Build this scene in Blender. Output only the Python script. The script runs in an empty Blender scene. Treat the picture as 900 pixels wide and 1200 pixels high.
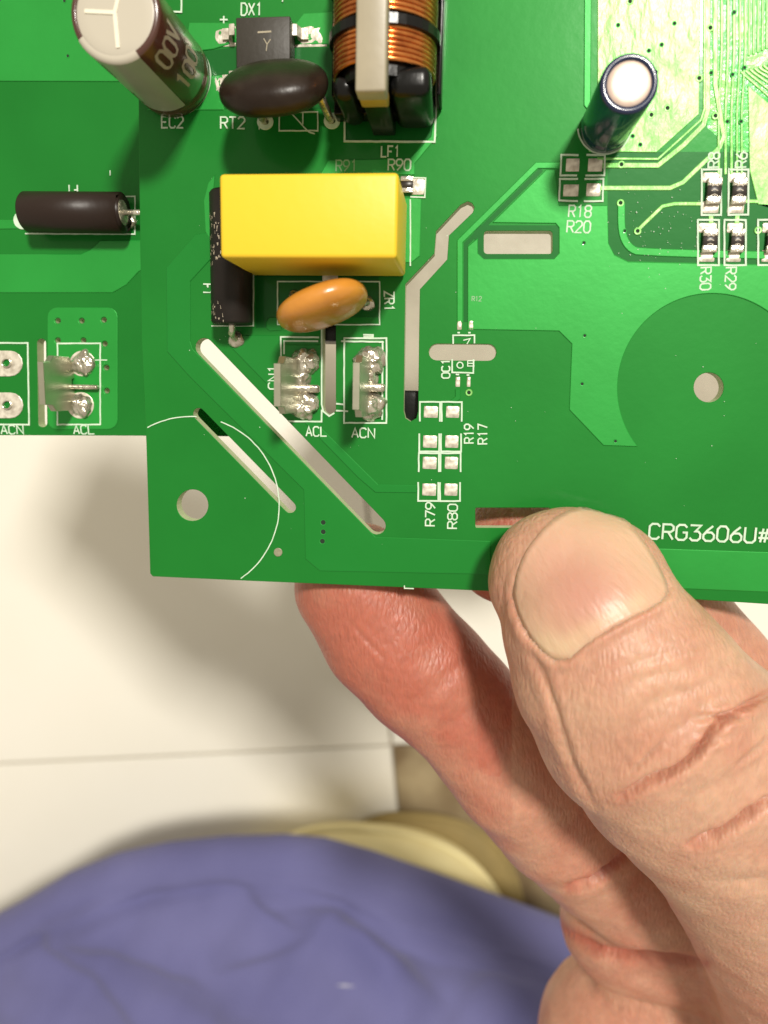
import bpy, bmesh, math, random
import numpy as np
from mathutils import Vector, Matrix
from mathutils.geometry import tessellate_polygon
from mathutils.bvhtree import BVHTree

random.seed(4); rng = np.random.default_rng(4)
scene = bpy.context.scene
COL = scene.collection
MM = 0.001                     # all shapes are given in millimetres
GZ = 650.0                     # the board's top face lies 650 mm above the floor

# ------------------------------------------------------------------ camera
F = 866.0; CX, CY = 450.0, 600.0; NX, NY = 540.0, 460.0; H = 86.0; ROLL = math.radians(1.2)
d = Vector((NX - CX, -(NY - CY), -F)).normalized()
zc = -d
e = Vector((math.cos(ROLL), -math.sin(ROLL), 0))
xc = (e - e.dot(d) * d).normalized()
yc = zc.cross(xc)
W2C = Matrix((xc, yc, zc)).transposed()      # columns: world axes in camera space
C2W = W2C.transposed()
cam_d = bpy.data.cameras.new('camera'); cam = bpy.data.objects.new('camera', cam_d); COL.objects.link(cam)
cam.matrix_world = Matrix.Translation((0, 0, (H + GZ) * MM)) @ C2W.to_4x4()
cam_d.sensor_fit = 'VERTICAL'; cam_d.sensor_height = 36; cam_d.sensor_width = 27; cam_d.lens = 36 * F / 1200
cam_d.clip_start = 0.002; cam_d.clip_end = 30
cam_d.dof.use_dof = True; cam_d.dof.focus_distance = 0.086; cam_d.dof.aperture_fstop = 24
scene.camera = cam

# ------------------------------------------------------------------ light
world = bpy.data.worlds.new('World'); scene.world = world; world.use_nodes = True
bg = world.node_tree.nodes['Background']
bg.inputs[0].default_value = (1.0, 0.89, 0.70, 1); bg.inputs[1].default_value = 0.54
def lamp(name, loc, target, size, power, col=(1, .93, .8), size_y=None):
    L = bpy.data.lights.new(name, 'AREA'); L.energy = power; L.color = col; L.shape = 'RECTANGLE'
    L.size = size; L.size_y = size_y or size
    o = bpy.data.objects.new(name, L); COL.objects.link(o)
    o.location = Vector(loc) * MM + Vector((0, 0, GZ * MM))
    o.rotation_euler = (Vector(target) - Vector(loc)).to_track_quat('-Z', 'Y').to_euler()
    return o
LD = Vector((.285, .49, 1.0))
lamp('ceiling_lamp', LD * 3500 + Vector((28, 41, 0)), (28, 41, 0), 0.42, 205, (1, .95, .86))
scene.view_settings.view_transform = 'Standard'; scene.view_settings.look = 'None'
scene.view_settings.exposure = 0.0; scene.view_settings.gamma = 1
try: scene.cycles.max_bounces = 6
except Exception: pass

# ------------------------------------------------------------------ coordinates
def P(px, py, z=0.0):
    """point of the photograph -> millimetres on the level plane at height z above the board"""
    r = C2W @ Vector((px - CX, -(py - CY), -F))
    t = (H - z) / -r.z
    return Vector((r.x * t, r.y * t, z))
def P2(px, py, z=0.0):
    v = P(px, py, z); return (v.x, v.y)
def project(V):
    V = np.asarray(V, float) - np.array([0, 0, H])
    c = V @ np.array(W2C).T
    return np.stack([CX + F * c[:, 0] / -c[:, 2], CY - F * c[:, 1] / -c[:, 2]], 1)
def SC(z): return F / (H - z)

# ------------------------------------------------------------------ materials
def mat(name, col, rough=0.5, metal=0.0, spec=0.5, coat=0.0, coat_rough=0.1, sss=0.0, bump=None, var=None, **kw):
    m = bpy.data.materials.new(name); m.use_nodes = True
    nt = m.node_tree; b = nt.nodes['Principled BSDF']
    b.inputs['Base Color'].default_value = (*col, 1); b.inputs['Roughness'].default_value = rough
    b.inputs['Metallic'].default_value = metal; b.inputs['Specular IOR Level'].default_value = spec
    b.inputs['Coat Weight'].default_value = coat; b.inputs['Coat Roughness'].default_value = coat_rough
    if sss:
        b.inputs['Subsurface Weight'].default_value = sss
        b.inputs['Subsurface Radius'].default_value = kw.get('rad', (1, .35, .2))
        b.inputs['Subsurface Scale'].default_value = kw.get('sscale', .002)
    tc = nt.nodes.new('ShaderNodeTexCoord'); src = tc.outputs['Object']
    if kw.get('stretch'):
        mp = nt.nodes.new('ShaderNodeMapping'); mp.inputs['Scale'].default_value = kw['stretch']
        mp.inputs['Rotation'].default_value = (0, 0, kw.get('turn', 0))
        nt.links.new(src, mp.inputs[0]); src = mp.outputs[0]
    if var:      # (scale, colour2, detail, lo, hi)
        n = nt.nodes.new('ShaderNodeTexNoise'); n.inputs['Scale'].default_value = var[0]; n.inputs['Detail'].default_value = var[2]
        nt.links.new(src, n.inputs['Vector'])
        r = nt.nodes.new('ShaderNodeMapRange'); r.inputs[1].default_value = var[3]; r.inputs[2].default_value = var[4]
        nt.links.new(n.outputs[0], r.inputs[0])
        mx = nt.nodes.new('ShaderNodeMix'); mx.data_type = 'RGBA'
        mx.inputs[6].default_value = (*col, 1); mx.inputs[7].default_value = (*var[1], 1)
        nt.links.new(r.outputs[0], mx.inputs[0]); nt.links.new(mx.outputs[2], b.inputs['Base Color'])
        m['_mix'] = mx.name
    if bump:     # (scale, distance, detail, strength)
        n = nt.nodes.new('ShaderNodeTexNoise'); n.inputs['Scale'].default_value = bump[0]; n.inputs['Detail'].default_value = bump[2]
        nt.links.new(src, n.inputs['Vector'])
        bp = nt.nodes.new('ShaderNodeBump'); bp.inputs['Distance'].default_value = bump[1]; bp.inputs['Strength'].default_value = bump[3]
        nt.links.new(n.outputs[0], bp.inputs['Height']); nt.links.new(bp.outputs[0], b.inputs['Normal'])
        if coat: nt.links.new(bp.outputs[0], b.inputs['Coat Normal'])
    return m

M = {}
M['mask'] = mat('green_solder_mask', (.006, .165, .017), .46, metal=.22, spec=.18, coat=.28, coat_rough=.14, var=(60, (.009, .195, .022), 4, .3, .7), bump=(900, .00002, 3, .5))
M['mask_cu'] = mat('green_mask_over_copper', (.010, .27, .030), .44, metal=.30, spec=.4, coat=.35, coat_rough=.12, var=(90, (.014, .31, .038), 4, .3, .7), bump=(1100, .00002, 3, .6))
M['mask_dark'] = mat('green_mask_tinted', (.007, .195, .021), .44, metal=.25, spec=.2, coat=.3, coat_rough=.14, var=(90, (.009, .205, .026), 4, .3, .7), bump=(900, .00002, 3, .5))
M['mask_fine'] = mat('green_mask_over_copper_glare', (.14, .48, .10), .46, metal=.45, spec=.4, coat=.12, coat_rough=.22, var=(420, (.34, .62, .20), 6, .30, .75), bump=(650, .00022, 5, 1), stretch=(1, .45, 1), turn=-.5)  # pale base colour and speckle paint the glare onto the copper
M['bare'] = mat('green_mask_bare_and_shade', (.005, .115, .016), .45, metal=.15, spec=.15, coat=.25, coat_rough=.12, bump=(900, .00002, 3, .5))
M['mask_glare'] = mat('green_mask_sheet_glare', (.03, .26, .04), .40, metal=.35, spec=.4, coat=.12, var=(400, (.16, .40, .08), 6, .45, .7), bump=(700, .00015, 5, .8))  # lighter speckle is glare put into the colour
M['edge'] = mat('laminate_edge', (.42, .47, .28), .7, var=(800, (.33, .42, .22), 3, .3, .7))
M['silk'] = mat('white_silkscreen', (.62, .74, .60), .6, var=(900, (.42, .60, .42), 4, .35, .75))
M['silk_faint'] = mat('faint_silkscreen', (.22, .42, .22), .6)
M['tin'] = mat('tinned_pad', (.80, .75, .64), .40, metal=.35, spec=.7, var=(1200, (.46, .41, .33), 5, .38, .68), bump=(1300, .00010, 4, 1))
M['solder'] = mat('solder', (.78, .74, .64), .22, metal=.8, var=(900, (.40, .36, .28), 5, .35, .7), bump=(1500, .00016, 4, .9))
M['steel'] = mat('tinned_steel', (.55, .53, .42), .33, metal=.9, var=(400, (.42, .44, .33), 4, .3, .7), bump=(900, .00004, 3, .5))
M['black'] = mat('matt_black_tube', (.010, .008, .007), .42, spec=.28, var=(400, (.017, .013, .011), 4, .3, .7), bump=(500, .00008, 3, .7))
M['tubebrown'] = mat('dark_brown_sleeve', (.022, .013, .010), .40, spec=.28, bump=(300, .00012, 3, .7))
M['plastic'] = mat('black_plastic', (.006, .006, .006), .26, spec=.28, bump=(600, .00008, 3, .6))
M['chip'] = mat('charcoal_epoxy', (.032, .027, .020), .5, bump=(1500, .00004, 3, .8))
M['res'] = mat('resistor_black', (.03, .024, .02), .35)
M['yellow'] = mat('yellow_plastic', (.84, .55, .03), .42, spec=.4, var=(60, (.82, .55, .028), 3, .3, .7), bump=(700, .00003, 3, .7))
M['potting'] = mat('dark_potting', (.02, .017, .012), .4)
M['orange'] = mat('ochre_epoxy', (.60, .25, .035), .27, spec=.5, coat=.3, coat_rough=.2, var=(250, (.48, .19, .03), 4, .35, .7), bump=(250, .00025, 3, .8))
M['ntc'] = mat('dark_brown_epoxy', (.016, .009, .006), .34, spec=.3, var=(300, (.030, .020, .014), 4, .4, .7), bump=(350, .00020, 4, .8))
M['brown'] = mat('brown_sleeve', (.070, .024, .016), .27, spec=.55, coat=.4, coat_rough=.12, bump=(200, .00015, 2, .6))
M['stripe'] = mat('grey_stripe', (.36, .33, .27), .32, coat=.3, var=(250, (.30, .28, .22), 3, .3, .7))
M['cream'] = mat('cream_top', (.50, .46, .38), .30, coat=.2, bump=(200, .00015, 2, .5))
M['crease'] = mat('vent_ridge', (.80, .76, .62), .3)
M['blue'] = mat('navy_sleeve', (.006, .014, .060), .24, coat=.5, coat_rough=.1, bump=(200, .00012, 2, .6))
M['alu'] = mat('aluminium_top', (.62, .48, .40), .45, metal=.25, bump=(1500, .00003, 3, .6), var=(300, (.54, .42, .35), 3, .3, .7))
M['ferrite'] = mat('taped_core', (.40, .35, .25), .38, spec=.5, var=(200, (.33, .29, .21), 4, .3, .7), bump=(400, .00006, 3, .6))
M['gold'] = mat('amber_tape', (.42, .28, .05), .35)
M['copper'] = mat('enamelled_copper', (.85, .33, .09), .20, metal=.85, var=(600, (.50, .15, .04), 3, .3, .7))
M['print'] = mat('pale_print', (.42, .36, .27), .45)
M['hole'] = mat('drilled_hole', (.004, .02, .006), .8)
M['thread'] = mat('pale_thread', (.45, .45, .55), .9)
M['grey'] = mat('grey_test_point', (.28, .27, .18), .5, metal=.3, bump=(1500, .0001, 3, 1))
M['tile'] = mat('white_floor_tile', (.88, .85, .77), .30, spec=.4, var=(3, (.84, .80, .70), 4, .3, .7))
M['stone'] = mat('brown_stone_tile', (.20, .14, .075), .35, var=(14, (.38, .30, .18), 6, .42, .66), bump=(30, .0006, 4, .5))
M['grout'] = mat('grout', (.40, .35, .27), .8, bump=(300, .0003, 3, .8))
M['pad1'] = mat('pale_yellow_cloth', (.92, .82, .46), .8, var=(30, (.88, .76, .40), 4, .3, .7), bump=(900, .0003, 3, .8))
M['pad2'] = mat('olive_brown_cloth', (.30, .22, .08), .8, var=(30, (.24, .18, .07), 4, .3, .7), bump=(900, .0003, 3, .8))

def skin_mat():
    m = mat('skin', (.60, .33, .22), .46, spec=.45, sss=.6, rad=(1.0, .32, .16), sscale=.0012)
    nt = m.node_tree; N = nt.nodes; L = nt.links; b = N['Principled BSDF']; tc = [n for n in N if n.type == 'TEX_COORD'][0]
    n1 = N.new('ShaderNodeTexNoise'); n1.inputs['Scale'].default_value = 160; n1.inputs['Detail'].default_value = 5
    n2 = N.new('ShaderNodeTexNoise'); n2.inputs['Scale'].default_value = 900; n2.inputs['Detail'].default_value = 4
    at = N.new('ShaderNodeAttribute'); at.attribute_name = 'red'
    L.new(tc.outputs['Object'], n1.inputs['Vector']); L.new(tc.outputs['Object'], n2.inputs['Vector'])
    r1 = N.new('ShaderNodeMapRange'); r1.inputs[1].default_value = .35; r1.inputs[2].default_value = .7; r1.inputs[4].default_value = .40; L.new(n1.outputs[0], r1.inputs[0])
    ad = N.new('ShaderNodeMath'); ad.operation = 'ADD'; ad.use_clamp = True; L.new(r1.outputs[0], ad.inputs[0]); L.new(at.outputs['Fac'], ad.inputs[1])
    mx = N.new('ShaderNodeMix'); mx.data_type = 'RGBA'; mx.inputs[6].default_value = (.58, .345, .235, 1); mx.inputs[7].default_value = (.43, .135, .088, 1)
    L.new(ad.outputs[0], mx.inputs[0])
    r2 = N.new('ShaderNodeMapRange'); r2.inputs[1].default_value = .3; r2.inputs[2].default_value = .7; r2.inputs[3].default_value = .90; r2.inputs[4].default_value = 1.06; L.new(n2.outputs[0], r2.inputs[0])
    m2 = N.new('ShaderNodeMix'); m2.data_type = 'RGBA'; m2.blend_type = 'MULTIPLY'; m2.inputs[0].default_value = 1
    L.new(mx.outputs[2], m2.inputs[6]); L.new(r2.outputs[0], m2.inputs[7]); L.new(m2.outputs[2], b.inputs['Base Color'])
    v = N.new('ShaderNodeTexVoronoi'); v.feature = 'DISTANCE_TO_EDGE'; v.inputs['Scale'].default_value = 1100
    mp = N.new('ShaderNodeMapping'); mp.inputs['Rotation'].default_value = (0, 0, -.9); mp.inputs['Scale'].default_value = (1.5, .55, 1)
    n3 = N.new('ShaderNodeTexNoise'); n3.inputs['Scale'].default_value = 1500; n3.inputs['Detail'].default_value = 2
    L.new(tc.outputs['Object'], mp.inputs[0]); L.new(mp.outputs[0], v.inputs['Vector']); L.new(mp.outputs[0], n3.inputs['Vector'])
    s = N.new('ShaderNodeMath'); s.operation = 'MULTIPLY'; s.inputs[1].default_value = 1.3; L.new(v.outputs['Distance'], s.inputs[0])
    a2 = N.new('ShaderNodeMath'); a2.operation = 'ADD'; L.new(s.outputs[0], a2.inputs[0]); L.new(n3.outputs[0], a2.inputs[1])
    bp = N.new('ShaderNodeBump'); bp.inputs['Distance'].default_value = .00016; bp.inputs['Strength'].default_value = .6
    L.new(a2.outputs[0], bp.inputs['Height']); L.new(bp.outputs[0], b.inputs['Normal'])
    return m
M['skin'] = skin_mat()
def nail_mat():
    m = mat('nail', (.78, .58, .40), .40, spec=.45, coat=.0, coat_rough=.3, sss=.4, sscale=.0012)
    nt = m.node_tree; N = nt.nodes; L = nt.links; b = N['Principled BSDF']; tc = [n for n in N if n.type == 'TEX_COORD'][0]
    at = N.new('ShaderNodeAttribute'); at.attribute_name = 'red'
    mx = N.new('ShaderNodeMix'); mx.data_type = 'RGBA'; mx.inputs[6].default_value = (.66, .46, .30, 1); mx.inputs[7].default_value = (.54, .27, .20, 1)
    L.new(at.outputs['Fac'], mx.inputs[0]); L.new(mx.outputs[2], b.inputs['Base Color'])
    mr = N.new('ShaderNodeMapping'); mr.inputs['Rotation'].default_value = (0, 0, .92); mp = N.new('ShaderNodeMapping'); mp.inputs['Scale'].default_value = (.10, 1, 1)
    n = N.new('ShaderNodeTexNoise'); n.inputs['Scale'].default_value = 900; n.inputs['Detail'].default_value = 3
    L.new(tc.outputs['Object'], mr.inputs[0]); L.new(mr.outputs[0], mp.inputs[0]); L.new(mp.outputs[0], n.inputs['Vector'])
    bp = N.new('ShaderNodeBump'); bp.inputs['Distance'].default_value = .00022; bp.inputs['Strength'].default_value = .7
    L.new(n.outputs[0], bp.inputs['Height']); L.new(bp.outputs[0], b.inputs['Normal'])
    return m
M['nail'] = nail_mat()
def cloth_mat():
    m = mat('blue_cloth', (.118, .118, .265), .9, spec=.08, var=(9, (.15, .15, .32), 3, .35, .7), bump=(350, .0010, 5, .8))
    b = m.node_tree.nodes['Principled BSDF']; b.inputs['Sheen Weight'].default_value = .1; b.inputs['Sheen Roughness'].default_value = .5
    return m
M['cloth'] = cloth_mat()

# ------------------------------------------------------------------ object helpers
ORIG = {}
def place(o, loc, parent):
    loc = Vector(loc); ORIG[o.name] = loc
    if parent is not None:
        o.parent = parent; o.location = (loc - ORIG[parent.name]) * MM
    else:
        o.location = (loc + Vector((0, 0, GZ))) * MM
def empty(name, loc, label=None, cat=None, parent=None):
    o = bpy.data.objects.new(name, None); o.empty_display_size = .005; COL.objects.link(o); place(o, loc, parent)
    if label: o['label'] = label
    if cat: o['category'] = cat
    return o
def make_mesh(name, V, Fc, mats, idx=None, smooth=False):
    me = bpy.data.meshes.new(name)
    me.from_pydata([(v[0] * MM, v[1] * MM, v[2] * MM) for v in V], [], Fc)
    for m in (mats if isinstance(mats, (list, tuple)) else [mats]): me.materials.append(m)
    if idx is not None: me.polygons.foreach_set('material_index', idx)
    if smooth: me.polygons.foreach_set('use_smooth', [True] * len(me.polygons))
    me.update(); return me
def put(name, me, loc=(0, 0, 0), parent=None, rz=0.0, label=None, kind=None):
    o = bpy.data.objects.new(name, me); COL.objects.link(o); place(o, loc, parent); o.rotation_euler.z = rz
    if label: o['label'] = label
    if kind: o['kind'] = kind
    return o
def part(name, V, Fc, mats, parent, smooth=False, idx=None, label=None, kind=None, loc=None):
    """mesh from world-millimetre vertices; its origin sits at its own middle"""
    A = np.asarray([tuple(v) for v in V], float)
    c = loc if loc is not None else tuple((A.min(0) + A.max(0)) / 2)
    return put(name, make_mesh(name, A - np.array(c), Fc, mats, idx, smooth), c, parent, label=label, kind=kind)

def area2(L): return sum(L[i - 1][0] * L[i][1] - L[i][0] * L[i - 1][1] for i in range(len(L)))
def clean(L):
    out = []
    for p in L:
        if not out or math.hypot(p[0] - out[-1][0], p[1] - out[-1][1]) > 1e-4: out.append(p)
    if math.hypot(out[0][0] - out[-1][0], out[0][1] - out[-1][1]) < 1e-4: out.pop()
    return out
def inset(L, a):
    n = len(L); out = []
    for i in range(n):
        p, q, r = L[i - 1], L[i], L[(i + 1) % n]
        u = Vector((q[0] - p[0], q[1] - p[1])).normalized(); v = Vector((r[0] - q[0], r[1] - q[1])).normalized()
        n1 = Vector((-u.y, u.x)); n2 = Vector((-v.y, v.x)); m = n1 + n2
        if m.length < 1e-6: m = n1
        m.normalize(); k = a / max(.45, m.dot(n1)); out.append((q[0] + m.x * k, q[1] + m.y * k))
    return out
def prism(loops, z0, z1, chamfer=0.0, bottom=True):
    Ls = []
    for i, L in enumerate(loops):
        L = clean(L); ccw = area2(L) > 0
        if (i == 0) != ccw: L = L[::-1]
        Ls.append(L)
    top = [inset(L, chamfer) if chamfer else L for L in Ls]
    flat = [p for L in Ls for p in L]; N = len(flat)
    tris = tessellate_polygon([[Vector((p[0], p[1], 0)) for p in L] for L in top])
    V = []; Fc = []
    V += [(p[0], p[1], z0) for p in flat]
    zc = z1 - chamfer * .6 if chamfer else z1
    V += [(p[0], p[1], zc) for p in flat]
    if chamfer: V += [(p[0], p[1], z1) for L in top for p in L]
    tb = 2 * N if chamfer else N
    ft = [p for L in top for p in L]; side = []
    for t in tris:
        a, b, c = t
        ar = (ft[b][0] - ft[a][0]) * (ft[c][1] - ft[a][1]) - (ft[b][1] - ft[a][1]) * (ft[c][0] - ft[a][0])
        if ar < 0: a, b, c = c, b, a
        Fc.append((a + tb, b + tb, c + tb)); side.append(0)
        if bottom: Fc.append((c, b, a)); side.append(0)
    off = 0
    for L in Ls:
        n = len(L)
        for i in range(n):
            a, b = off + i, off + (i + 1) % n
            Fc.append((a, b, b + N, a + N)); side.append(1)
            if chamfer: Fc.append((a + N, b + N, b + 2 * N, a + 2 * N)); side.append(0)
        off += n
    return V, Fc, side
def arc(c, r, a0, a1, n): return [(c[0] + r * math.cos(math.radians(a0 + (a1 - a0) * i / n)), c[1] + r * math.sin(math.radians(a0 + (a1 - a0) * i / n))) for i in range(n + 1)]
def px_loop(L, z=0.0): return [P2(x, y, z) for x, y in L]
def px_circle(x, y, r, z=0.0, n=28, a0=0, a1=360):
    return [P2(x + r * math.cos(math.radians(a0 + (a1 - a0) * i / n)), y + r * math.sin(math.radians(a0 + (a1 - a0) * i / n)), z) for i in range(n if a1 - a0 == 360 else n + 1)]
def rrect(x0, y0, x1, y1, r, n=4):
    out = []
    for cx, cy, a in ((x1 - r, y1 - r, 0), (x0 + r, y1 - r, 90), (x0 + r, y0 + r, 180), (x1 - r, y0 + r, 270)):
        out += arc((cx, cy), r, a, a + 90, n)
    return out
def stadium(a, b, r, n=8):
    ang = math.degrees(math.atan2(b[1] - a[1], b[0] - a[0]))
    return arc(b, r, ang - 90, ang + 90, n) + arc(a, r, ang + 90, ang + 270, n)
def smooth_path(pts, it=2):
    for _ in range(it):
        out = [pts[0]]
        for a, b in zip(pts, pts[1:]):
            out += [(a[0] * .75 + b[0] * .25, a[1] * .75 + b[1] * .25), (a[0] * .25 + b[0] * .75, a[1] * .25 + b[1] * .75)]
        out.append(pts[-1]); pts = out
    return pts
def ribbon(path, w, close=False):
    """outline loop of a flat stroke along path (mm)"""
    path = [p for i, p in enumerate(path) if i == 0 or math.dist(p, path[i - 1]) > 1e-4]
    n = len(path); Lf = []; Rt = []
    for i in range(n):
        p = Vector(path[i]); a = Vector(path[i - 1]) if i else None; b = Vector(path[i + 1]) if i < n - 1 else None
        if a is None: t = (b - p).normalized(); m = Vector((-t.y, t.x)); k = 1
        elif b is None: t = (p - a).normalized(); m = Vector((-t.y, t.x)); k = 1
        else:
            t1 = (p - a).normalized(); t2 = (b - p).normalized(); n1 = Vector((-t1.y, t1.x)); m = n1 + Vector((-t2.y, t2.x))
            if m.length < .2: m = n1
            m.normalize(); k = 1 / max(.5, m.dot(n1))
        q = m * (w / 2 * k); Lf.append((p.x + q.x, p.y + q.y)); Rt.append((p.x - q.x, p.y - q.y))
    return Lf, Rt
class Strokes:
    """flat printed strokes gathered into one mesh"""
    def __init__(s, z0, z1): s.V = []; s.F = []; s.z0 = z0; s.z1 = z1 + .012
    def line(s, path, w):
        for p in ([path] if True else []):
            L, R = ribbon(p, w); n = len(L); b = len(s.V); s.z1 += .0015
            for i in range(n):
                zt = s.z1 + i * .0012 / n * 1.0
                s.V += [(*L[i], s.z0), (*L[i], zt), (*R[i], zt), (*R[i], s.z0)]
            for i in range(n - 1):
                a = b + 4 * i; c = a + 4
                s.F += [(a + 1, a + 2, c + 2, c + 1), (a, a + 1, c + 1, c), (a + 2, a + 3, c + 3, c + 2)]
            s.F += [(b, b + 3, b + 2, b + 1), (b + 4 * n - 4, b + 4 * n - 3, b + 4 * n - 2, b + 4 * n - 1)]
    def rough(s, path, w, step=.7):
        """stroke with slightly uneven edge"""
        out = []
        for a, b in zip(path, path[1:]):
            a = Vector(a); b = Vector(b); m = max(1, int((b - a).length / step))
            for i in range(m):
                q = a.lerp(b, i / m); out.append((q.x + random.uniform(-.02, .02), q.y + random.uniform(-.02, .02)))
        out.append(tuple(path[-1])); s.line(out, w)

FONT = {
 'A': [[(0,0),(2,6),(4,0)],[(.7,2),(3.3,2)]], 'C': [[(4,5),(3,6),(1,6),(0,5),(0,1),(1,0),(3,0),(4,1)]],
 'D': [[(0,0),(0,6),(2.5,6),(4,4.5),(4,1.5),(2.5,0),(0,0)]], 'E': [[(4,0),(0,0),(0,6),(4,6)],[(0,3),(3,3)]],
 'F': [[(0,0),(0,6),(4,6)],[(0,3),(3,3)]], 'G': [[(4,5),(3,6),(1,6),(0,5),(0,1),(1,0),(3,0),(4,1),(4,3),(2.4,3)]],
 'L': [[(0,6),(0,0),(4,0)]], 'N': [[(0,0),(0,6),(4,0),(4,6)]], 'O': [[(1,0),(0,1.2),(0,4.8),(1,6),(3,6),(4,4.8),(4,1.2),(3,0),(1,0)]],
 'R': [[(0,0),(0,6),(3,6),(4,5.2),(4,3.8),(3,3),(0,3)],[(2,3),(4,0)]], 'T': [[(0,6),(4,6)],[(2,6),(2,0)]],
 'U': [[(0,6),(0,1),(1,0),(3,0),(4,1),(4,6)]], 'V': [[(0,6),(2,0),(4,6)]], 'X': [[(0,0),(4,6)],[(0,6),(4,0)]],
 'Z': [[(0,6),(4,6),(0,0),(4,0)]], '0': [[(1,0),(0,1.2),(0,4.8),(1,6),(3,6),(4,4.8),(4,1.2),(3,0),(1,0)]],
 '1': [[(1,4.8),(2.2,6),(2.2,0)]], '2': [[(0,5),(1,6),(3,6),(4,5),(4,3.8),(0,0),(4,0)]],
 '3': [[(0,6),(4,6),(2,3.6),(3.2,3.6),(4,2.6),(4,1),(3,0),(1,0),(0,1)]], '6': [[(3.4,6),(1.2,4),(0,2.4),(0,1),(1,0),(3,0),(4,1),(4,2.4),(3,3.4),(1,3.4),(0,2.4)]],
 '4': [[(3,0),(3,6),(0,2),(4,2)]], '7': [[(0,6),(4,6),(1.6,0)]],
 '8': [[(1,3.2),(0,4.2),(0,5.2),(1,6),(3,6),(4,5.2),(4,4.2),(3,3.2),(1,3.2),(0,2.2),(0,1),(1,0),(3,0),(4,1),(4,2.2),(3,3.2)]],
 '9': [[(.6,0),(2.8,2),(4,3.6),(4,5),(3,6),(1,6),(0,5),(0,3.6),(1,2.6),(3,2.6),(4,3.6)]],
 '#': [[(.8,.3),(1.6,5.7)],[(2.4,.3),(3.2,5.7)],[(0,2),(4,2)],[(0,4),(4,4)]], '+': [[(0,3),(4,3)],[(2,1),(2,5)]], '-': [[(0,3),(4,3)]], }
def text_paths(s, a, b, h):
    """strokes of s along a baseline a->b (mm)"""
    a = Vector(a); b = Vector(b); u = (b - a); L = u.length; u.normalize(); v = Vector((-u.y, u.x)); n = len(s)
    cw = L / (n * 5.2 - 1.2) ; out = []
    for i, ch in enumerate(s):
        for st in FONT.get(ch, []):
            out.append([tuple(a + u * (cw * (i * 5.2 + x)) + v * (h / 6 * y)) for x, y in st])
    return out

# ================================================================== setting: floor of tiles
ZF = -GZ
K0 = P(459, 874, ZF); K1 = P(0, 895, ZF)
e1 = (K0 - K1).normalized(); e2 = Vector((-e1.y, e1.x, 0)); T = 600.0
me = make_mesh('floor', [(-4000, -4000, 0), (4000, -4000, 0), (4000, 4000, 0), (-4000, 4000, 0)], [(0, 1, 2, 3)], M['grout'])
floor = put('floor', me, (0, 0, ZF - 6)); floor['kind'] = 'structure'
V, Fc, s_ = prism([rrect(1.5, 1.5, T - 1.5, T - 1.5, 2, 2)], 0, 6, .8)
tile_w = make_mesh('floor_tile', V, Fc, M['tile']); tile_s = make_mesh('floor_tile', V, Fc, M['stone'])
ang = math.atan2(e1.y, e1.x)
for i in range(-3, 3):
    for j in range(-3, 3):
        brown = i >= 0 and j < 0
        q = K0 + e1 * (T * i) + e2 * (T * j)
        put('floor_tile', tile_s if brown else tile_w, (q.x, q.y, ZF - 6 + random.uniform(-.3, .1)), floor, ang)

# ================================================================== front board
TOPZ = 0.0; BOTZ = -1.6
outline = [(158, -1000), (162, 60), (163, 200), (166, 400), (171.5, 520), (176, 672), (179, 675.5), (300, 681), (480, 688.5), (640, 695.5), (800, 701.5), (900, 708), (2300, 766), (2300, -1000)]  # far top and right edges stretched out of view to shade the floor
slot1 = stadium(P2(239.5, 407), P2(441.5, 616), 1.07)
slot2 = stadium(P2(233, 485), P2(340, 594.5), .70)
slot3 = px_loop([(548, 236), (553, 238), (556, 243), (554, 249), (526, 276), (524, 304), (492, 339), (491, 400), (490, 482), (488, 490), (481, 494), (475, 490), (473, 482), (474, 400), (475, 333), (509, 297), (511, 271), (540, 240)])
slot4 = stadium(P2(386, 374), P2(386, 478.5), .76)
slot5 = px_loop(rrect(567, 270.5, 647.5, 297.5, 4))
slot6 = stadium(P2(512, 412.5), P2(572, 413), .93)
slot7 = px_loop(rrect(557, 595, 645, 618.5, 2))
hole1 = px_circle(225.5, 592, 18.5); hole2 = px_circle(830.5, 454, 17.5)
holes = [slot1, slot2, slot3, slot4, slot5, slot6, slot7, hole1, hole2]
board = empty('circuit_board', (0, 0, BOTZ), 'green circuit board gripped by thumb and fingers, with yellow block capacitor and print CRG3606U#', 'circuit board')
V, Fc, side = prism([px_loop(outline)] + holes, BOTZ, TOPZ, .05)
part('board_panel', V, Fc, [M['mask'], M['edge']], board, idx=side, loc=(0, 0, 0))

CN_ = [0]
def step_up():
    CN_[0] = (CN_[0] + 1) % 12; return CN_[0] * .0014
def copper(loop, parent, m='mask_cu', z=0.0, hgt=.095, holes=(), name='copper_area', ch=.07):
    V, Fc, s = prism([px_loop(loop, z)] + [list(h) for h in holes], z - .02, z + hgt + (step_up() if hgt > .05 else CN_[0] * .0003 + step_up() * 0), ch, bottom=False)
    return part(name, V, Fc, M[m], parent)
def trace(path, w, parent, m='mask_cu', z=0.0, name='copper_trace', hgt=.095, sm=0):
    p = [P2(x, y, z) for x, y in path]
    if sm: p = smooth_path(p, sm)
    L, R = ribbon(p, w / SC(z))
    V, Fc, s = prism([L + R[::-1]], z - .02, z + hgt + (step_up() if hgt > .05 else 0), min(.07, w / SC(z) * .25), bottom=False)
    return part(name, V, Fc, M[m], parent)

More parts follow.
